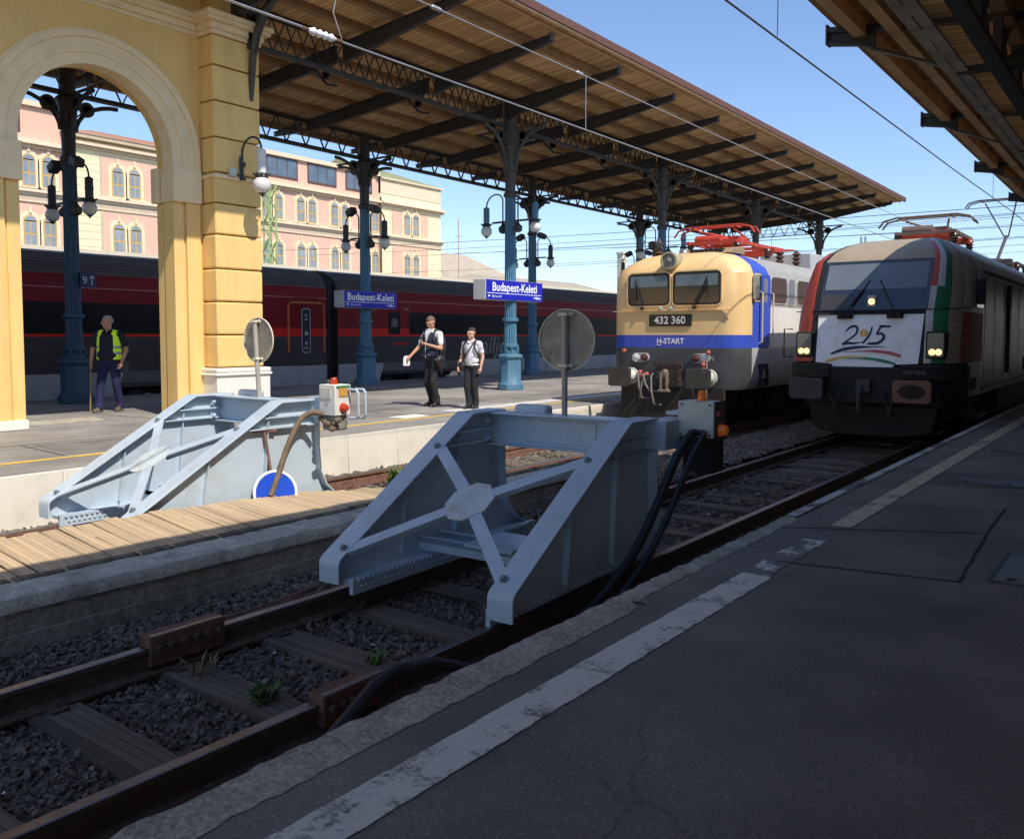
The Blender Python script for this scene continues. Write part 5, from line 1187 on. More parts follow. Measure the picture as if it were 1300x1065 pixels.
# --- dark red passenger coaches
CXC=-22.4
crim=mat('burgundy paint',(.19,.008,.012),.5,var=.1,spec=.2);bred=mat('bright red band',(.62,.02,.015),.5,var=.08,spec=.2);cgr=mat('coach dark grey',(.056,.047,.047),.5,var=.1,spec=.2);crf=mat('coach roof grey',(.12,.107,.108),.5,var=.15,spec=.3);skg=mat('coach skirt grey',(.36,.37,.38),.5,var=.12,dirt=(.2,.17,.14),dirtamt=.6,dscale=1.5,streak=1)
wband=mat('window band black',(.012,.010,.010),.4,var=.2,spec=.15)
letg=mat('outline grey',(.20,.205,.22),.4)
def coach(y0,y1,label,doors,windows,bog,texts):
    t=thing('passenger_coach',label,'train coach',(CXC,(y0+y1)/2,-.4),0,'dark red train behind the far platform')
    sec=[(1.34,.18),(1.42,.30),(1.42,.59),(1.42,1.47),(1.42,1.73),(1.415,2.64),(1.415,2.67),(1.39,2.98),(1.30,3.18),(1.15,3.36),(.85,3.52),(.4,3.60),(0,3.62)]
    ms=[3,3,2,1,0,4,0,3,3,3,3,3]
    full=sec+[(-a,z) for a,z in sec[::-1][1:]];mm=ms+ms[::-1]
    b=MB();rg_=[[(CXC+a,y,z) for a,z in full] for y in(y0,y1)];b.grid(rg_,mf=lambda i,j:mm[j]);b.poly(rg_[0],2);b.poly(rg_[1],2)
    b.build('body',[crim,bred,cgr,crf,mat('thin line',(.30,.10,.10),.4)],t,ang=25)
    b=MB()
    for k in range(7):
        u=k/6;a=1.385-.40*u**1.6;z=3.04+.44*u;b.tube([(CXC+a,y0+.05,z),(CXC+a,y1-.05,z)],.022,6)
    b.build('roof_rib',crf,t)
    y=y0+2
    while y<y1: MB().box(CXC+.92,CXC+1.0,y,y+.05,3.5,3.55).build('roof_bolt',M['boxg'],t);y+=3.1
    # skirt between the bogies
    e=[y0]+[v for c in bog for v in(c-1.85,c+1.85)]+[y1]
    b=MB()
    for a,c in zip(e[0::2],e[1::2]): b.prism([(a+.02,.585),(c-.02,.585),(c-.25 if c<y1 else c-.02,-.1),(a+.25 if a>y0 else a+.02,-.1)],'x',CXC+1.30,CXC+1.43)
    b.build('skirt',skg,t,bevel=.02)
    bogies(t,CXC,bog,r=.46)
    for a,c in windows:
        b=MB();b.prism(rrect((a+c)/2,1.92,c-a,.76,.05),'x',CXC+1.40,CXC+1.424);w=b.build('window_band',wband,t)
        n=max(1,round((c-a)/1.9))
        if c-a>1:
            for k in range(n):
                s=(c-a)/n
                q=MB();q.prism(rrect(a+s*(k+.5),1.92,s-.22,.62,.06),'x',CXC+1.422,CXC+1.428);q.build('pane',glassd,w)
        else:
            q=MB();q.prism(rrect((a+c)/2,1.93,(c-a)*.5,.28,.02),'x',CXC+1.422,CXC+1.428);q.build('pane',mat('toilet glass',(.11,.11,.12),.3),w)
    for d in doors:
        b=MB();X=CXC+1.423;b.prism(rrect(d,1.45,1.10,2.42,.1),'x',CXC+1.40,X);dd=b.build('door',[mat('door burgundy',(.16,.007,.011),.5,spec=.2)],t,bevel=.008)
        b=MB();b.box(X-.01,X+.002,d-.55,d+.55,1.47,1.73);b.build('band',bred,dd)
        b=MB();b.box(X-.01,X+.002,d-.55,d+.55,.3,1.47);b.build('lower_panel',cgr,dd)
        b=MB();b.box(X-.01,X+.008,d-.52,d+.50,-.03,.57);b.build('step_panel',skg,dd,bevel=.01)
        b=MB();b.tube([(X,d-.68,.98),(X,d-.68,2.40),(X,d-.60,2.50),(X,d+.60,2.50),(X,d+.68,2.40),(X,d+.68,1.0)],.035,6);b.build('frame_line',mat('orange line',(.55,.13,.045),.4),dd)
        b=MB();b.prism(rrect(d-.02,1.65,.34,1.36,.1),'x',X,X+.008);p=b.build('marker_panel',mat('marker navy',(.008,.012,.03),.3),dd)
        b=MB();o=rrect(d-.02,1.65,.34,1.36,.1);i_=rrect(d-.02,1.65,.29,1.31,.08);b.grid([[(X+.010,*a) for a in o],[(X+.010,*a) for a in i_]],closed=True)
        b.text('2',(X+.0105,d-.02,1.97),(0,1,0),(0,0,1),.26,bold=.004)
        b.lathe((X+.009,d-.02,1.27),[(.055,0),(.055,.002),(0,.002)],14,(1,0,0));b.poly([(X+.011,d-.09,1.52),(X+.011,d+.02,1.50),(X+.011,d+.06,1.58),(X+.011,d+.0,1.62),(X+.011,d-.07,1.66),(X+.011,d-.05,1.60)])
        for z in(1.08,1.13): b.box(X+.008,X+.011,d-.09,d+.06,z,z+.02)
        b.build('marking',mat('marking grey blue',(.42,.47,.52),.4),p)
    for tx,y,z,sz,m_,al in texts:
        b=MB();b.text(tx,(CXC+1.4225,y,z),(0,1,0),(0,0,1),sz,al,shear=.25 if sz>.4 else 0);b.build('lettering',m_,t)
    return t
cA=coach(-8.6,17.97,'left dark red coach seen through the arch, its door marked 2 beside the pilaster',[17.16],[(-6,4.2),(4.6,15.2)],(-5.4,13.2),[('railjet',6.5,.85,.7,mat('lettering dim',(.10,.10,.115),.4),'LEFT')])
cB=coach(18.41,44.9,'right dark red coach with grey lettering along its side, behind the walking men',[43.6],[(20.66,21.22),(21.66,32.0),(32.3,41.8)],(22.3,40.8),[('railjet',25.2,.80,.98,letg,'LEFT'),('railjet',19.75,2.33,.20,mat('tiny lettering',(.36,.20,.20),.4),'LEFT'),('ÖBB',21.35,2.35,.15,mat('tiny lettering',(.36,.20,.20),.4),'LEFT'),('We go Europe',22.2,1.12,.17,letg,'LEFT')])
b=MB()
for k in range(9): y=17.97+.05*k;b.box(CXC-1.2,CXC+1.24-(.03 if k%2 else 0),y,y+.045,.1,3.25)
b.build('gangway',M['rubber'],cB)
b=MB();b.box(CXC+1.42,CXC+1.426,20.9,21.6,1.18,1.24);b.build('red_mark',bred,cB)
# ------------------------------------------------------------------ pink and yellow building behind the train
BX=-60
bt=thing('office_building','long pink and pale yellow building with paired arched windows behind the red train','building',(BX-6,45,-.7))
def seg(y0,y1,ztop,m_,proj,nm='wall'):
    b=MB();b.box(BX-13,BX+proj,y0,y1,-.7,ztop);return b.build(nm,m_,bt)
seg(-4,28.6,16.9,M['pink'],0);seg(40.3,57.9,16.9,M['pink'],0)
for y0,y1 in((28.6,40.3),(57.9,66.4)): seg(y0,y1,15.1 if y0<50 else 16.5,M['yel'],.25)
# string courses and cornices
for y0,y1,pr in((-4,28.6,0),(28.6,40.3,.25),(40.3,57.9,0),(57.9,66.4,.25)):
    b=MB()
    for z0,z1,d in((10.75,10.95,.12),(10.95,11.12,.3),(11.12,11.2,.2),(10.3,10.38,.1)): b.box(BX+pr-.1,BX+pr+d,y0-(.0),y1+(.25 if y1>66 else 0),z0,z1)
    top=14.1 if pr==0 or y0>50 else 14.6
    for z0,z1,d in((top-.25,top-.05,.15),(top-.05,top+.12,.45),(top+.12,top+.2,.3)): b.box(BX+pr-.1,BX+pr+d,y0,y1+(.35 if y1>66 else 0),z0,z1)
    b.build('string_course',M['trim'],bt)
    b=MB();b.box(BX+pr,BX+pr+.06,y0,y1,10.38,10.75);b.build('frieze',M['trimd'],bt)
# attic windows, parapet of the pink wing
for y0,y1 in((-4,28.6),(40.3,57.9)):
    b=MB();b.box(BX-.3,BX+.25,y0,y1,16.55,16.9);b.build('parapet',M['trim'],bt)
    y=y0+.4
    while y+3.3<y1+.3:
        b=MB();b.box(BX-.1,BX+.03,y,y+3.3,14.75,16.5);f=b.build('attic_window',M['atticf'],bt)
        for k in range(3):
            b=MB();b.box(BX+.02,BX+.045,y+.15+1.03*k,y+1.08+1.03*k,14.95,16.4);b.build('pane',M['paned'],f)
        y+=4.35
# parapet and roofs of the yellow blocks
b=MB();b.box(BX-.2,BX+.30,57.9,66.4,15.0,16.35);b.box(BX-.2,BX+.5,57.9,66.6,16.35,16.5);b.build('parapet',M['trim'],bt)
b=MB();b.add([(BX+.4,57.5,16.5),(BX+.4,66.6,16.5),(BX-13,66.6,16.5),(BX-13,57.5,16.5),(BX-6,61,19.0),(BX-6,58,19.0)],[(0,1,4,5),(1,2,4),(2,3,5,4),(3,0,5)]);b.build('roof',M['greenroof'],bt)
b=MB();b.box(BX-.2,BX+.75,28.4,40.5,15.0,15.25);b.build('parapet',M['trimd'],bt)
b=MB();b.add([(BX+.8,28.3,15.25),(BX+.8,40.6,15.25),(BX-13,40.6,15.25),(BX-13,28.3,15.25),(BX-4,38,16.7),(BX-4,32.5,16.7)],[(0,1,4,5),(1,2,4),(2,3,5,4),(3,0,5)]);b.build('roof',M['redroof'],bt)
b=MB();y=29.0
for y0,y1,zt in((28.6,40.3,14.3),(57.9,66.4,13.8)):   # rustication joints of the yellow blocks
    z=4.0
    while z<zt:
        b.box(BX+.2,BX+.254,y0,y1,z,z+.05);z+=.52
b.build('joint',M['trimd'],bt)
for y0,y1,z0,z1 in((31.0,34.0+2.6,11.3,14.0),(59.5,64.3,11.3,13.5),(31.0,36.6,4.0,10.2),(59.5,64.3,4.0,10.2)):
    b=MB();b.box(BX+.2,BX+.275,y0,y1,z0,z1);b.build('pink_panel',M['pink'],bt)
    b=MB();b.box(BX+.2,BX+.29,y0-.12,y0,z0,z1);b.box(BX+.2,BX+.29,y1,y1+.12,z0,z1);b.box(BX+.2,BX+.29,y0-.12,y1+.12,z1,z1+.12);b.build('panel_frame',M['trimd'],bt)
def arch2(yc,z0,z1,w,n=10): 
    r=w/2;return [(yc-r,z0),(yc+r,z0)]+[(yc+r*math.cos(PI*i/n),z1-r+r*math.sin(PI*i/n)) for i in range(n+1)]
def bwin(yc,z0,z1,w,px):
    b=MB()
    o=arch2(yc,z0-.02,z1+.24,w+.46)
    b.prism(o,'x',px-.05,px+.09);b.box(px,px+.2,yc-w/2-.3,yc+w/2+.3,z0-.14,z0-.02);b.bar((px+.06,yc,z1+.12),(px+.06,yc,z1+.52),.16,.22,(1,0,0))
    f=b.build('window',mat('window surround',(.82,.66,.44),.9,var=.08),bt)
    b=MB();b.prism(arch2(yc,z0,z1,w),'x',px+.0,px+.105);q=b.build('frame',M['winwood'],f)
    b=MB();h=(z1-w/2-z0)
    for s in(-1,1):
        for k in range(2): b.box(px+.10,px+.115,yc+s*.04 if s>0 else yc-w/2+.09,yc+w/2-.09 if s>0 else yc-.04,z0+.1+k*h/2,z0+.02+(k+1)*h/2-.06)
    b.prism([(y,z) for y,z in arch2(yc,z1-w/2+.07,z1-.08,w-.18)],'x',px+.10,px+.115)
    b.build('pane',M['pane'],q)
pairs=[(2.0,0),(6.6,0),(11.2,0),(15.8,0),(20.4,0),(26.85,0),(32.4,.275),(36.0,None),(45.6,0),(49.2,0),(53.0,0),(56.7,0),(62.0,.275)]
for yc,px in pairs:
    if px is None: continue
    if yc in(32.4,): yc=32.75
    for s in(-1,1):
        for z0,z1 in((11.3,13.45),(7.35,9.45)): bwin(yc+s*.63,z0,z1,.88,BX+px)
b=MB();b.cyl((BX+.35,57.85,-.5),(BX+.35,57.85,14.6),.08);b.build('drain_pipe',M['castb'],bt)
b=MB();b.cyl((BX+.35,28.55,-.5),(BX+.35,28.55,14.6),.08);b.build('drain_pipe',M['castb'],bt)
# low pale wall and canopy edge behind the train
t=thing('platform_canopy_edge','long low pale canopy edge running behind the roofs of the red train','canopy',(-26.6,25,-.4))
MB().box(-28.5,-26.2,-12,90,3.92,4.12).build('roof_edge',M['cream'],t)
b=MB();y=-10
while y<88: b.cyl((-27.4,y,-.7),(-27.4,y,3.95),.1,n=8);y+=6
b.build('post',M['cast'],t)
MB().box(-28.4,-26.3,-12,90,3.78,3.92).build('soffit',M['cast'],t)
# far houses
def gable(nm,label,x0,x1,y0,y1,ze,zr,hip,wm,rm,win=0):
    t=thing(nm,label,'building',((x0+x1)/2,(y0+y1)/2,-.7))
    MB().box(x0,x1,y0,y1,-.7,ze).build('wall',wm,t)
    xm=(x0+x1)/2;b=MB();o=.5
    b.add([(x0-o,y0-o,ze),(x1+o,y0-o,ze),(x1+o,y1+o,ze),(x0-o,y1+o,ze),(xm,y0+hip,zr),(xm,y1-hip,zr)],[(0,1,4),(1,2,5,4),(2,3,5),(3,0,4,5)]);b.build('roof',rm,t)
    for i in range(win):
        w=MB();y=y0+(y1-y0)*(i+.5)/win;w.box(x1,x1+.06,y-.6,y+.6,ze-2.6,ze-1.0);w.build('window',M['pane'],t)
    return t
gable('hipped_house','low pale house with a hipped tan tiled roof right of the pink building',-75,-61,67,84,7.0,11.2,4,M['cream'],M['tanroof'],4)
gable('low_shed','second low tan roof in front of the hipped house',-50,-44,54,74,5.6,6.7,2,M['cream'],M['tanroof'],3)
gable('pale_house','small cream house far right behind the train, between the two blue columns',-78,-68,104,113,7.4,8.8,2,M['cream'],M['tanroof'],3)
t=thing('tower','pale concrete tower far away, just left of the cream locomotive','tower',(-86.6,150,-.7))
MB().box(-87.3,-86.0,149.2,150.8,-.7,17.6).build('shaft',M['cream'],t)
MB().box(-87.5,-85.8,149,151,17.6,18.0).build('cap',M['trim'],t)
for z in(8,11,14,16.5): MB().box(-86.1,-85.9,149.1,150.9,z,z+.25).build('ledge',M['trim'],t)
# distant trees along the horizon
def tree(x,y,h,w,label,seed):
    r=random.Random(seed);t=thing('tree',label,'tree',(x,y,-.7),0,'distant trees beyond the station')
    b=MB();b.tube([(x,y,-.7),(x+.1,y,h*.35),(x-.1,y,h*.7)],[.3,.22,.1],8)
    for i in range(7):
        a=r.uniform(0,6.28);z=h*r.uniform(.3,.6);b.tube([(x,y,z),(x+math.cos(a)*w*.3,y+math.sin(a)*w*.3,z+h*.2)],[.1,.03],6)
    b.build('trunk',M['sleeper'],t)
    b=MB();ms=[]
    for c in range(26):
        a=r.uniform(0,6.28);q=r.uniform(0,1)**.6*w*.5;cz=h*r.uniform(.38,.95);sh=1-abs(cz/h-.62)*1.3
        c0=Vector((x+math.cos(a)*q*sh,y+math.sin(a)*q*sh,cz));mi=r.choice((0,0,1))
        for k in range(46):
            d=Vector((r.gauss(0,1),r.gauss(0,1),r.gauss(0,.8)));p=c0+d*w*.075;s=r.uniform(.1,.24)
            u=Vector((r.gauss(0,1),r.gauss(0,1),r.gauss(0,1))).normalized();v=u.orthogonal().normalized()
            b.poly([p-u*s,p+v*s*.6,p+u*s,p-v*s*.6],mi)
    b.build('crown',[mat('leaf green',(.05,.085,.025),.8,var=.3),mat('leaf green dark',(.028,.05,.018),.8,var=.3)],t,flat=True)
for i,(x,y,h,w,l) in enumerate(((-62,112,8.5,7,'small dark tree right of the tan hipped roof'),(-70,125,7.5,8,'low tree between the two blue columns, far away'),(-45,150,6.5,9,'distant low tree left of the cream locomotive'))): tree(x,y,h,w,l,50+i)
# masts and overhead wires
def mast(x,y,h,w,m_,label,step=.8):
    t=thing('lattice_mast',label,'mast',(x,y,-.7))
    b=MB()
    for sx in(-1,1):
        for sy in(-1,1): b.bar((x+sx*w/2,y+sy*w/2,-.7),(x+sx*w*.42,y+sy*w*.42,h),.06,.06)
    z=-.5;f=1
    while z<h-step:
        for s in(-1,1):
            b.bar((x+s*w/2,y-f*w/2,z),(x+s*w/2,y+f*w/2,z+step),.035,.035);b.bar((x-f*w/2,y+s*w/2,z),(x+f*w/2,y+s*w/2,z+step),.035,.035)
        z+=step;f=-f
    b.build('lattice',m_,t)
    return t
mast(-30,22.7,7.8,.42,M['greenmast'],'pale green lattice mast in front of the pink building beside the wall lamp',.55)
t=thing('radio_mast','thin radio mast rising against the sky right of the pink building','mast',(-60,69.5,-.7))
b=MB();b.tube([(-60,69.5,-.7),(-60,69.5,13.8)],.05,6);b.tube([(-60.4,69.5,12),(-59.6,69.5,12)],.03,6);b.build('pole',mat('mast red white',(.5,.3,.26),.6),t)
for x,y,h,l in((-34,62,11,'far lattice mast between the blue columns'),(-26,96,12,'farther lattice mast left of the cream locomotive'),(8,70,11.5,'lattice mast far right, hidden under the near canopy')): mast(x,y,h,.5,M['castb'],l,.9)
def wire(pts,r,label,m_=M['wire'],nm='overhead_wire'):
    t=MB();t.tube(pts,r,6);return tag(t.build(nm,m_),label,'wire')
def sag(a,b,s,n=14): 
    a=Vector(a);b=Vector(b);return [a.lerp(b,i/n)+Vector((0,0,-s*4*(i/n)*(1-i/n))) for i in range(n+1)]
wire([(-4.15,1,5.28),(-4.15,9.5,5.34),(-4.15,23,5.44),(-4.15,32,5.55),(-4.15,60,5.6),(-4.15,110,5.6)],.013,'dark contact wire above the grimy locomotive, crossing the open sky')
wire(sag((-4.15,11.15,6.8),(-4.15,11.15,5.38),0),.006,'short dropper above the contact wire near the top of the picture')
wire(sag((-4.15,28.6,6.6),(-4.15,28.6,5.5),0),.006,'short dropper on the contact wire near the right canopy')
wire(sag((-4.15,-2,7.4),(-4.15,60,6.6),.25),.008,'thin carrier wire above the contact wire at the top of the picture')
wire([(-8.07,7.15,5.05),(-8.07,16,5.02),(-8.07,40,5.0),(-8.07,110,5.05)],.012,'pale contact wire in front of the big canopy, right of the insulator',M['wirel'])
wire([(-8.07,-4,5.08),(-8.07,6.65,5.06)],.014,'pale stay wire left of the white insulator',M['wirel'])
wire([(-8.07,2,6.0),(-8.07,8.5,5.95),(-8.07,22.6,5.91),(-8.07,60,5.9)],.011,'upper pale wire in front of the big canopy',M['wirel'])
wire(sag((-8.07,12.7,5.93),(-8.07,12.7,5.03),0),.006,'thin dropper between the two pale wires',M['wirel'])
wire([(-8.07,7.2,5.08),(-8.05,7.05,5.35),(-8.0,7.1,5.7),(-7.9,7.5,6.0),(-7.8,7.6,6.4)],.007,'curled pale jumper wire above the white insulator',M['wirel'])
t=thing('insulator','white ribbed porcelain insulator on the pale wire at upper left','insulator',(-8.07,6.9,5.05))
b=MB();b.lathe((-8.07,6.72,5.052),[(.015,-.05)]+[(.05 if k%2 else .028,.044*k) for k in range(1,9)]+[(.015,.40)],16,(0,1,0));b.build('shed',M['porc'],t)
b=MB();b.cyl((-8.07,6.6,5.052),(-8.07,6.72,5.052),.022,n=8);b.cyl((-8.07,7.08,5.05),(-8.07,7.2,5.05),.022,n=8);b.build('end_fitting',M['rust'],t)
for y in(8.9,12.5): 
    b=MB();b.lathe((-8.07,y,5.95 if y<10 else 5.94),[(.012,-.1),(.03,-.08),(.03,.08),(.012,.1)],8,(0,1,0));tag(b.build('wire_clamp',M['wirel']),'small turnbuckle on the upper pale wire, %s'%('nearer the wall' if y<10 else 'nearer the blue column'),'clamp')
k=0
names=['lowest','low','middle','upper','highest','far','farther','farthest','distant','faint']
for y,z0,z1 in((38,7.6,6.4),(46,8.0,7.2),(54,7.0,7.1),(56,8.6,8.4),(63,9.4,8.4),(74,9.0,9.2),(74,10.6,10.9),(92,10.0,10.3),(92,12.2,12.0),(120,11.5,12.2)):
    wire(sag((-55,y,z0),(14,y,z1),.35),.014 if y<60 else .02,'%s cross span wire in the sky behind the locomotives'%names[k]);k+=1
for i,(x,y,z,h,l) in enumerate(((-33,46,7.6,1.6,'near the pink building'),(-27,54,6.7,1.7,'between the two blue columns'),(-21,56,8.2,1.9,'left of the cream locomotive'),(-3.6,46,7.0,1.5,'above the grimy locomotive'),(1.5,46,7.0,1.8,'beside the raised pantograph'))): wire([(x,y,z-h),(x,y,z)],.014,'vertical hanger wire %s'%l)
for i,(x0,x1,y,l) in enumerate(((-26,-25,54,'left'),(-18,-17,56,'middle'),(-9,-7.5,54,'right'))):
    b=MB();b.cyl((x0,y,6.2-.3*i),(x1,y,6.25-.3*i),.05,n=8);tag(b.build('insulator',M['porc']),'tiny pale insulator on a far cross span wire, %s of three'%l,'insulator')

# ------------------------------------------------------------------ people
def capsule(b,p,q,r1,r2,n=12):
    p=Vector(p);q=Vector(q);d=(q-p)
    if d.length<1e-5: b.sphere(p,r1,n,8);return
    d.normalize();pr=[]
    pts=[];rs=[]
    for i in range(4): a=PI/2*(1-i/3);pts.append(p-d*r1*math.sin(a)*.999);rs.append(max(.001,r1*math.cos(a)))
    for i in range(4): a=PI/2*i/3;pts.append(q+d*r2*math.sin(a)*.999);rs.append(max(.001,r2*math.cos(a)))
    b.tube(pts,rs,n)
def ell(b,c,sx,sy,sz): b.sphere(c,1,16,10,0,(sx,sy,sz))
def soft(o,vox,it=4):
    m=o.modifiers.new('Remesh','REMESH');m.mode='VOXEL';m.voxel_size=vox;m.use_smooth_shade=True
    s=o.modifiers.new('Smooth','SMOOTH');s.factor=.5;s.iterations=it;return o
def hand(b,w,d,curl,side):
    """palm, four unequal bent fingers and a thumb leaving the side of the palm"""
    w=Vector(w);d=Vector(d).normalized();s=Vector((0,1,0)) if abs(d.y)<.8 else Vector((0,0,1))
    s=(s-d*s.dot(d)).normalized();n=d.cross(s)*side
    pal=w+d*.055;capsule(b,w,pal,.026,.032,8);capsule(b,w+d*.04+s*.02,w+d*.085+s*.025,.016,.014,8);capsule(b,w+d*.04-s*.02,w+d*.08-s*.022,.016,.013,8)
    for k,(o,l) in enumerate(((.030,.070),(.010,.080),(-.010,.074),(-.028,.056))):
        a=w+d*.085+s*o;m_=a+(d*math.cos(curl*.6)+n*math.sin(curl*.6))*l*.5;e=m_+(d*math.cos(curl*1.6)+n*math.sin(curl*1.6))*l*.5
        capsule(b,a,m_,.0095,.009,7);capsule(b,m_,e,.009,.0075,7)
    a=w+d*.03+s*.028;m_=a+(d*.6+s*.7+n*.4).normalized()*.045;capsule(b,a,m_,.012,.0105,7);capsule(b,m_,m_+(d*.85+s*.1+n*.5).normalized()*.035,.0105,.008,7)
skin=mat('skin',(.62,.36,.25),.55,var=.08,scale=6);skin2=mat('tanned skin',(.52,.27,.175),.55,var=.1,scale=6)
def person(label,loc,rz,J,outfit,hs=1.0,sk=skin,scale=1.0):
    t=thing('person',label,'person',loc,rz);t.scale=(scale,)*3
    P={k:Vector(v) for k,v in J.items()}
    b=MB();h=P['head'];f=Vector((math.sin(J.get('turn_',(0,))[0]) if 0 else 0,1,0))
    tn=J['turn'][0];nod=J['turn'][1];fw=Vector((-math.sin(tn)*math.cos(nod),math.cos(tn)*math.cos(nod),-math.sin(nod)));rt=Vector((math.cos(tn),math.sin(tn),0));up=rt.cross(fw)
    def H(x,y,z): return h+rt*x+fw*y+up*z
    # head: skull, jaw, nose, ears, brow, lips
    for c,r_ in((H(0,-.012,.03),.082),(H(0,-.03,.045),.080),(H(0,.02,.02),.074)): b.sphere(c,r_,16,10)
    capsule(b,H(0,.03,-.02),H(0,.048,-.082),.062,.036);capsule(b,H(.03,.02,-.05),H(-.03,.02,-.05),.045,.045)
    capsule(b,H(0,.088,.022),H(0,.108,-.014),.010,.016,8);capsule(b,H(-.03,.083,.032),H(.03,.083,.032),.013,.013,8)
    capsule(b,H(-.02,.085,-.052),H(.02,.085,-.052),.009,.009,8)
    for s in(-1,1): capsule(b,H(s*.080,-.008,.02),H(s*.082,-.012,-.018),.017,.012,8)
    capsule(b,P['neck']+Vector((0,0,-.05)),H(0,-.015,-.06),.058,.052)
    for s in('l','r'):
        capsule(b,P['sh'+s],P['el'+s],.048,.040);capsule(b,P['el'+s],P['wr'+s],.041,.026)
        d=P['wr'+s]-P['el'+s];d2=Vector(J['hd'+s]) if 'hd'+s in J else d
        hand(b,P['wr'+s],d2,J.get('curl',1.0) if isinstance(J.get('curl',1.0),float) else 1.0,1 if s=='l' else -1)
        capsule(b,P['hip'+s],P['kn'+s],.075,.052);capsule(b,P['kn'+s],P['an'+s],.05,.035);capsule(b,P['an'+s],P['an'+s]-Vector((0,0,.02)),.033,.03)
    ell(b,P['pelvis'],.15,.105,.12);capsule(b,P['pelvis'],P['chest'],.12,.13);ell(b,P['chest'],.17,.11,.16)
    for s in('l','r'): capsule(b,P['chest']+Vector((0,0,.10)),P['sh'+s],.07,.052)
    body=soft(b.build('body',sk,t,local=True),.009,3)
    b=MB()   # hair
    for c,r_ in((H(0,-.028,.055),.084),(H(0,-.04,.03),.083),(H(0,.012,.068),.066)): b.sphere(c,r_*hs,16,10)
    soft(b.build('hair',outfit['hair'],body,local=True),.010,3)
    b=MB()
    for s in(-1,1): b.sphere(H(s*.03,.088,.013),.0095,8,6)
    b.build('eye',M['blackm'],body,local=True)
    # shirt
    b=MB();fat=outfit.get('belly',.0)
    capsule(b,P['pelvis']+Vector((0,.01,.06)),P['chest'],.135+fat*.6,.145+fat*.3);ell(b,P['chest']+Vector((0,.0,.0)),.19+fat*.4,.13+fat*.4,.17);ell(b,P['pelvis']+Vector((0,.015+fat*.5,.10)),.175+fat*.5,.125+fat,.15)
    ell(b,P['pelvis']+Vector((0,0,.0)),.172+fat*.4,.125+fat*.5,.08)
    for s in('l','r'):
        capsule(b,P['chest']+Vector((0,0,.11)),P['sh'+s],.085,.066);e=P['sh'+s].lerp(P['el'+s],outfit.get('sleeve',.75));capsule(b,P['sh'+s],e,.066,.060)
    sh=soft(b.build('shirt',outfit['shirt'],t,local=True),.011,3)
    b=MB()
    c=P['neck']+Vector((0,-.0,-.035))
    for s in(-1,1): b.tube([c+Vector((0,-.07,.03)),c+Vector((s*.07,-.02,.02)),c+Vector((s*.05,.07,-.01)),c+Vector((s*.012,.10,-.05))],[.02,.022,.024,.012],8)
    b.build('collar',outfit['shirt'],sh,local=True)
    # trousers
    b=MB();ell(b,P['pelvis']+Vector((0,0,-.02)),.17+fat*.3,.125+fat*.5,.12)
    for s in('l','r'):
        capsule(b,P['pelvis']+Vector((-.07 if s=='l' else .07,0,-.04)),P['hip'+s],.11,.10);capsule(b,P['hip'+s],P['kn'+s],.10,.075);k2=P['an'+s]+Vector((0,0,.02));capsule(b,P['kn'+s],k2,.075,.066)
        capsule(b,k2+Vector((0,-.01,.06)),k2+Vector((0,.02,-.025)),.066,.068)
    tr=soft(b.build('trousers',outfit['trousers'],t,local=True),.011,2)
    if 'belt' in outfit:
        b=MB();b.lathe(P['pelvis']+Vector((0,0,.065)),[(.168,-.02),(.172,-.02),(.172,.02),(.168,.02)],24);q=b.build('belt',M['blackm'],tr,local=True)
        for v in q.data.vertices: v.co.y=(v.co.y-P['pelvis'].y)*.76+P['pelvis'].y
    for s in('l','r'):
        b=MB();a=P['an'+s];d=Vector(J['ft'+s]).normalized()
        capsule(b,a+Vector((0,0,-.03))-d*.05,a+d*.06+Vector((0,0,-.045)),.042,.042);capsule(b,a+d*.06+Vector((0,0,-.055)),a+d*.17+Vector((0,0,-.065)),.04,.032)
        z0=min(a.z-.10,0) if 0 else a.z-.105
        b.obox(a+d*.055+Vector((0,0,-.092)),d*.135,d.cross(Vector((0,0,1)))*.04,Vector((0,0,.010)))
        soft(b.build('shoe',outfit['shoes'],t,local=True),.009,2)
    return t,P,body,sh
blackcl=mat('black cloth',(.014,.014,.018),.85,var=.3,scale=5,bump=.4,bscale=14);navycl=mat('navy waistcoat cloth',(.018,.022,.05),.8,var=.25,scale=6,bump=.3,bscale=14)
whcl=mat('white shirt cloth',(.74,.74,.77),.85,var=.06,scale=7,bump=.3,bscale=16);workcl=mat('blue work cloth',(.014,.016,.066),.85,var=.3,scale=6,bump=.5,bscale=12)
darkshirt=mat('dark shirt cloth',(.012,.014,.03),.85,var=.3,scale=6,bump=.4,bscale=14);vestm=mat('hi-vis yellow',(.62,.95,.05),.7,var=.08,scale=5,bump=.3,bscale=14,emit=(.5,.9,.03,.10));refl=mat('reflective grey band',(.45,.47,.48),.4,metal=.3)  # vest cloth is given a faint glow of its own
hairg=mat('short grey hair',(.22,.19,.165),.8,var=.3,scale=30,fine=120,finev=.4);hairb=mat('dark brown hair',(.045,.028,.02),.8,var=.3,scale=30,fine=120,finev=.4);hairw=mat('grey white hair',(.32,.30,.28),.8,var=.3,scale=30)
shoem=mat('black shoes',(.02,.018,.018),.35);shoeb=mat('dusty shoes',(.13,.105,.08),.8,var=.3)
leather=mat('black bag leather',(.022,.02,.02),.5,var=.3,bump=.3)
def head(hx,hy): return math.atan2(-hx,hy)
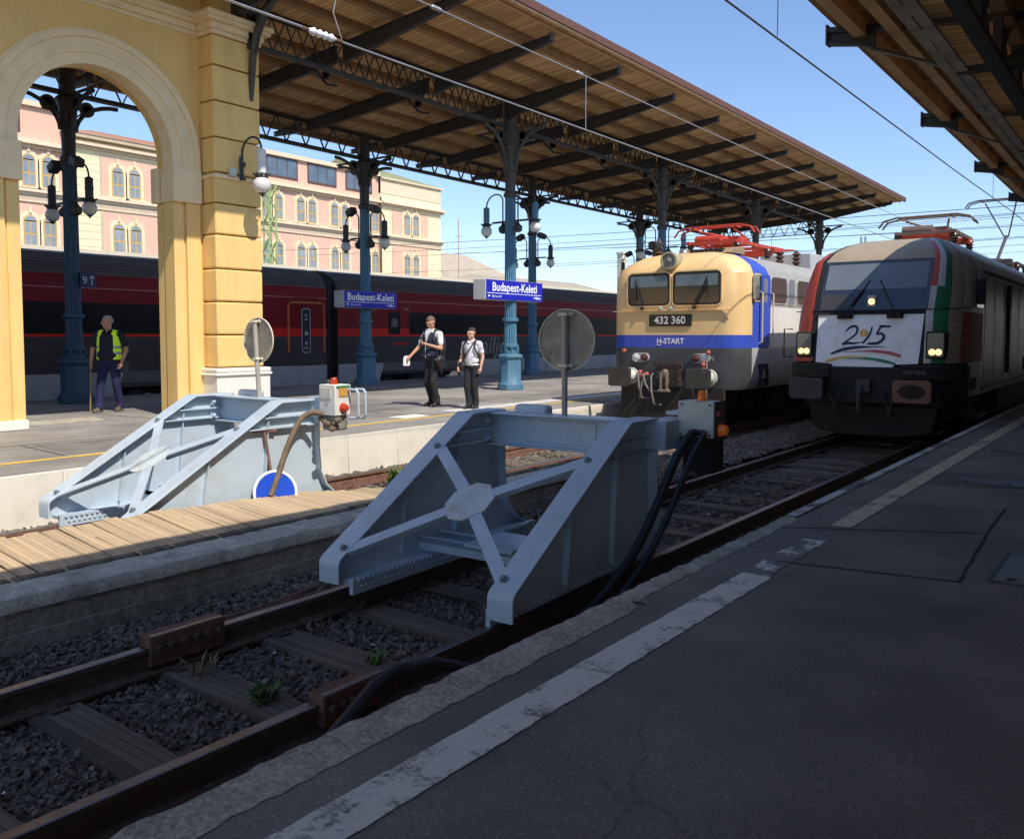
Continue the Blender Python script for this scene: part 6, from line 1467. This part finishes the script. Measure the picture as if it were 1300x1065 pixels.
# man with waistcoat
J=dict(pelvis=(0,0,.96),chest=(0,.01,1.33),neck=(0,.02,1.54),head=(0,.055,1.66),turn=(.15,.42),
 shl=(-.20,0,1.44),ell=(-.27,.04,1.16),wrl=(-.10,.26,1.24),hdl=(.5,.35,.2),shr=(.20,.0,1.44),elr=(.30,.10,1.18),wrr=(.33,.30,1.00),hdr=(.05,.6,-.5),
 hipl=(-.09,0,.90),knl=(-.10,.10,.50),anl=(-.11,.00,.105),ftl=(0,1,-.1),hipr=(.09,0,.90),knr=(.10,.05,.48),anr=(.12,-.10,.11),ftr=(.1,1,0))
t,P,body,sh=person('man in navy waistcoat and white shirt looking down, white papers in hand',(-12.3,13.4,0),head(-.05,-1),J,dict(hair=mat('cropped brown hair',(.16,.10,.07),.8,var=.3,scale=30),shirt=whcl,trousers=blackcl,shoes=shoem,sleeve=.62,belly=.03,belt=1),1.0,skin2,1.06)
b=MB();ell(b,Vector((0,.005,1.25)),.222,.175,.27);ell(b,Vector((0,.025,1.06)),.225,.19,.15);capsule(b,(-.10,.0,1.42),(-.11,.01,1.50),.075,.05);capsule(b,(.10,.0,1.42),(.11,.01,1.50),.075,.05)
o=soft(b.build('waistcoat',navycl,t,local=True),.011,3)
b=MB();b.poly([(-.06,.155,1.44),(.06,.155,1.44),(.075,.115,1.54),(0,.10,1.56),(-.075,.115,1.54)]);b.poly([(-.06,.156,1.44),(.06,.156,1.44),(0,.186,1.26)]);b.build('shirt_front',whcl,sh,local=True)
b=MB()
for s in(-1,1): b.box(.05 if s>0 else -.11,.11 if s>0 else -.05,.17,.208,1.03,1.035)
b.tube([(0,.19,1.25),(0,.212,1.08),(0,.20,.98)],.004,6);b.build('pocket_edge',whcl,o,local=True)
b=MB();b.prism([(-.07,-.10),(.07,-.10),(.075,.09),(-.06,.10)],'x',.34,.352);b.prism([(-.05,-.12),(.09,-.10),(.085,.06),(-.05,.08)],'x',.356,.364)
q=b.build('papers',M['white'],None,local=True);q.location=(0,0,0)
m=Matrix.Translation(t.location)@Matrix.Rotation(t.rotation_euler.z,4,'Z')@Matrix.Scale(1.06,4)@Matrix.Translation((.0,.37,.92))
q.data.transform(m);tag(q,'white papers held in the hand of the man in the navy waistcoat','papers')
def baggage(nm,label,cat,t,build,sc):
    """a bag carried by a person stays a thing of its own; built in the wearer's frame"""
    e=thing(nm,label,cat,t.location,t.rotation_euler.z);e.scale=(sc,)*3;build(e);return e
def bk(e):
    b=MB();ell(b,Vector((0,-.19,1.26)),.15,.10,.21);ell(b,Vector((0,-.23,1.16)),.12,.08,.12);soft(b.build('sack',mat('dark backpack cloth',(.03,.032,.045),.8,var=.3),e,local=True),.012,2)
    for s in(-1,1):
        b=MB();b.tube([(s*.10,-.14,1.42),(s*.125,-.05,1.52),(s*.13,.07,1.49),(s*.15,.14,1.36),(s*.185,.08,1.18),(s*.17,-.10,1.08)],.019,8);b.build('strap',leather,e,local=True)
baggage('backpack','dark backpack on the back of the man in the navy waistcoat','backpack',t,bk,1.06)
def bg2(e):
    b=MB();ell(b,Vector((-.25,.02,.90)),.055,.13,.13);soft(b.build('pouch',leather,e,local=True),.011,2)
    b=MB();b.tube([(-.25,-.08,.98),(-.24,-.05,1.2),(-.2,-.02,1.42),(-.18,.02,1.50),(-.21,.12,1.25),(-.25,.11,.98)],.013,6);b.build('strap',leather,e,local=True)
    b=MB();b.tube([(-.27,.06,.85),(-.29,.05,.72),(-.27,.02,.66)],.012,6);b.build('dangling_strap',leather,e,local=True)
baggage('shoulder_bag','black shoulder bag hanging at the hip of the man in the navy waistcoat','bag',t,bg2,1.06)
e=thing('phone','small dark phone held at the chest by the man in the navy waistcoat','phone',t.location,t.rotation_euler.z);e.scale=(1.06,)*3
MB().box(-.03,.04,.285,.30,1.25,1.38).build('case',M['blackm'],e,local=True,bevel=.004)
# younger man
J=dict(pelvis=(0,0,.95),chest=(0,0,1.30),neck=(0,.01,1.50),head=(0,.03,1.625),turn=(-.25,.05),
 shl=(-.185,0,1.41),ell=(-.25,-.03,1.13),wrl=(-.25,.06,.89),hdl=(.05,.2,-1),shr=(.185,0,1.41),elr=(.26,.0,1.13),wrr=(.26,.14,.91),hdr=(-.1,.35,-1),
 hipl=(-.085,0,.89),knl=(-.085,.04,.49),anl=(-.08,-.03,.105),ftl=(-.1,1,0),hipr=(.085,0,.89),knr=(.07,.10,.49),anr=(.04,.06,.105),ftr=(.1,1,0))
t,P,body,sh=person('young man in white short sleeved shirt, a bag strap across his chest',(-11.3,13.5,0),head(.15,-1),J,dict(hair=hairb,shirt=whcl,trousers=blackcl,shoes=shoem,sleeve=.62,belt=1),1.0,skin,.945)
def cb(e):
    b=MB();ell(b,Vector((.19,.13,.92)),.09,.05,.11);soft(b.build('pouch',leather,e,local=True),.011,2)
    b=MB();b.tube([(.16,.14,1.0),(.06,.165,1.16),(-.06,.15,1.34),(-.12,.07,1.48),(-.12,-.05,1.5),(-.02,-.15,1.3),(.16,-.12,1.05),(.2,.05,.98)],.015,6);b.build('strap',leather,e,local=True)
baggage('shoulder_bag','black cross body bag of the young man in the white shirt','bag',t,cb,.945)
baggage('backpack','dark backpack worn by the young man in the white shirt','backpack',t,bk,.93)
# workers in the arch
J=dict(pelvis=(0,0,.97),chest=(0,.0,1.33),neck=(0,.02,1.55),head=(0,.05,1.675),turn=(-1.0,.12),
 shl=(-.215,0,1.45),ell=(-.30,-.05,1.16),wrl=(-.27,.10,.92),hdl=(.05,.3,-1),shr=(.215,0,1.45),elr=(.31,.02,1.16),wrr=(.29,.12,.93),hdr=(0,.3,-1),
 hipl=(-.10,0,.9),knl=(-.11,-.02,.5),anl=(-.12,-.14,.11),ftl=(0,1,0),hipr=(.10,0,.9),knr=(.12,.13,.5),anr=(.13,.16,.105),ftr=(.1,1,0))
def vest(t):
    b=MB();n=12
    # open waistcoat shell: front gap
    rings=[]
    for z,rx,ry in((.98,.225,.175),(1.12,.225,.18),(1.26,.225,.165),(1.40,.215,.15),(1.47,.18,.135)):
        rings.append([(rx*math.sin(a),.0+ry*math.cos(a),z) for a in [R(38)+(R(322)-R(38))*i/24 for i in range(25)]])
    b.grid(rings)
    for s in(-1,1): b.grid([[(s*.10,.125,1.45),(s*.19,.07,1.46)],[(s*.095,.04,1.54),(s*.185,.02,1.52)],[(s*.10,-.11,1.47),(s*.18,-.08,1.47)]])
    v=b.build('vest',vestm,t,local=True,ang=70)
    v.modifiers.new('Solid','SOLIDIFY').thickness=.012
    b=MB()
    for z in(1.10,1.21):
        rr=[]
        for zz in(z-.025,z+.025): rr.append([(.231*math.sin(a),.184*math.cos(a),zz) for a in [R(38)+(R(322)-R(38))*i/24 for i in range(25)]])
        b.grid(rr)
    q=b.build('reflective_band',refl,v,local=True);q.modifiers.new('Solid','SOLIDIFY').thickness=.008
t,P,body,sh=person('worker with grey cropped hair in a yellow hi-vis vest and blue work trousers',(-16.57,8.66,0),head(.6,-.8),J,dict(hair=hairw,shirt=darkshirt,trousers=workcl,shoes=shoeb,sleeve=.68,belly=.05),.93,skin2,1.05)
vest(t)
e=thing('stick','thin yellowish stick held upright by the worker in the yellow vest','stick',(-16.74,8.34,0))
MB().tube([(-16.74,8.34,.0),(-16.74,8.37,.94)],.014,8).build('shaft',mat('stick wood',(.30,.22,.08),.7),e)
b=MB();e=thing('shoulder_bag','grey tool bag hanging at the side of the grey haired worker','bag',(-16.6,9.0,.8))
b=MB();ell(b,Vector((-16.42,8.89,.88)),.045,.09,.12);b.build('pouch',mat('grey bag cloth',(.05,.06,.075),.7),e)
b=MB();b.tube([(-16.42,8.89,.98),(-16.45,8.86,1.25),(-16.54,8.78,1.48)],.012,6);b.build('strap',mat('brown strap',(.16,.09,.06),.7),e)

# unseen brick block added behind the near platform to keep it in deep shade
t=thing('added_shade_wall','unseen long brown brick wall added behind the near platform to keep it in shade','building',(11,20,0))
MB().box(10,16,-12,70,-.7,5.2).build('wall',mat('brown brick',(.30,.22,.16),.9,var=.3,scale=3),t)
for k in range(9): 
    w_=MB();w_.box(9.95,10.02,-8+8*k,-5.5+8*k,.9,3.4);w_.build('window',M['paned'],t)
MB().box(9.7,16.3,-12.3,70.3,5.2,5.45).build('roof',M['roofm'],t)

# ------------------------------------------------------------------ light, sky, camera
el,az=R(50.8),R(15)      # sun from the track side, a little behind the camera
sd=Vector((math.cos(el)*math.cos(az),-math.cos(el)*math.sin(az),math.sin(el)))
L=bpy.data.lights.new('sun','SUN');L.energy=SUN_E;L.angle=R(.53);L.color=(1,.93,.82)
so=bpy.data.objects.new('sun',L);col.objects.link(so);so.rotation_euler=(-sd).to_track_quat('-Z','Y').to_euler();so.location=sd*60
w=bpy.data.worlds.new('World');scene.world=w;w.use_nodes=True;tr=w.node_tree;tr.nodes.clear()
s=tr.nodes.new('ShaderNodeTexSky');s.sky_type='NISHITA';s.sun_disc=False;s.sun_elevation=el;s.sun_rotation=R(90)+az;s.altitude=100;s.air_density=1.0;s.dust_density=.6;s.ozone_density=2.2
bgn=tr.nodes.new('ShaderNodeBackground');bgn.inputs[1].default_value=SKY_E;o=tr.nodes.new('ShaderNodeOutputWorld')
mx=tr.nodes.new('ShaderNodeMix');mx.data_type='RGBA';mx.blend_type='MULTIPLY';mx.inputs[0].default_value=1;mx.inputs[7].default_value=(1.18,1.23,1.36,1)
tr.links.new(s.outputs[0],mx.inputs[6]);tr.links.new(mx.outputs[2],bgn.inputs[0]);tr.links.new(bgn.outputs[0],o.inputs[0])
F=1089.0;hy=426.0;vx=1480.0;cx,cy=650.0,487.5
p=math.atan((cy-hy)/F);yaw=math.atan2(vx-cx,F*math.cos(p)+(cy-hy)*math.sin(p))
c=bpy.data.cameras.new('camera');c.sensor_fit='HORIZONTAL';c.sensor_width=36;c.lens=F/1300*36;c.shift_y=-(532.5-cy)/1300;c.clip_start=.05;c.clip_end=3000
co=bpy.data.objects.new('camera',c);col.objects.link(co);co.location=(0,0,1.5);co.rotation_euler=(PI/2-p,0,yaw)
scene.camera=co
scene.view_settings.view_transform='Standard';scene.view_settings.look='None';scene.view_settings.exposure=0;scene.view_settings.gamma=1
scene.render.engine='CYCLES'
scene.cycles.max_bounces=8;scene.cycles.diffuse_bounces=4
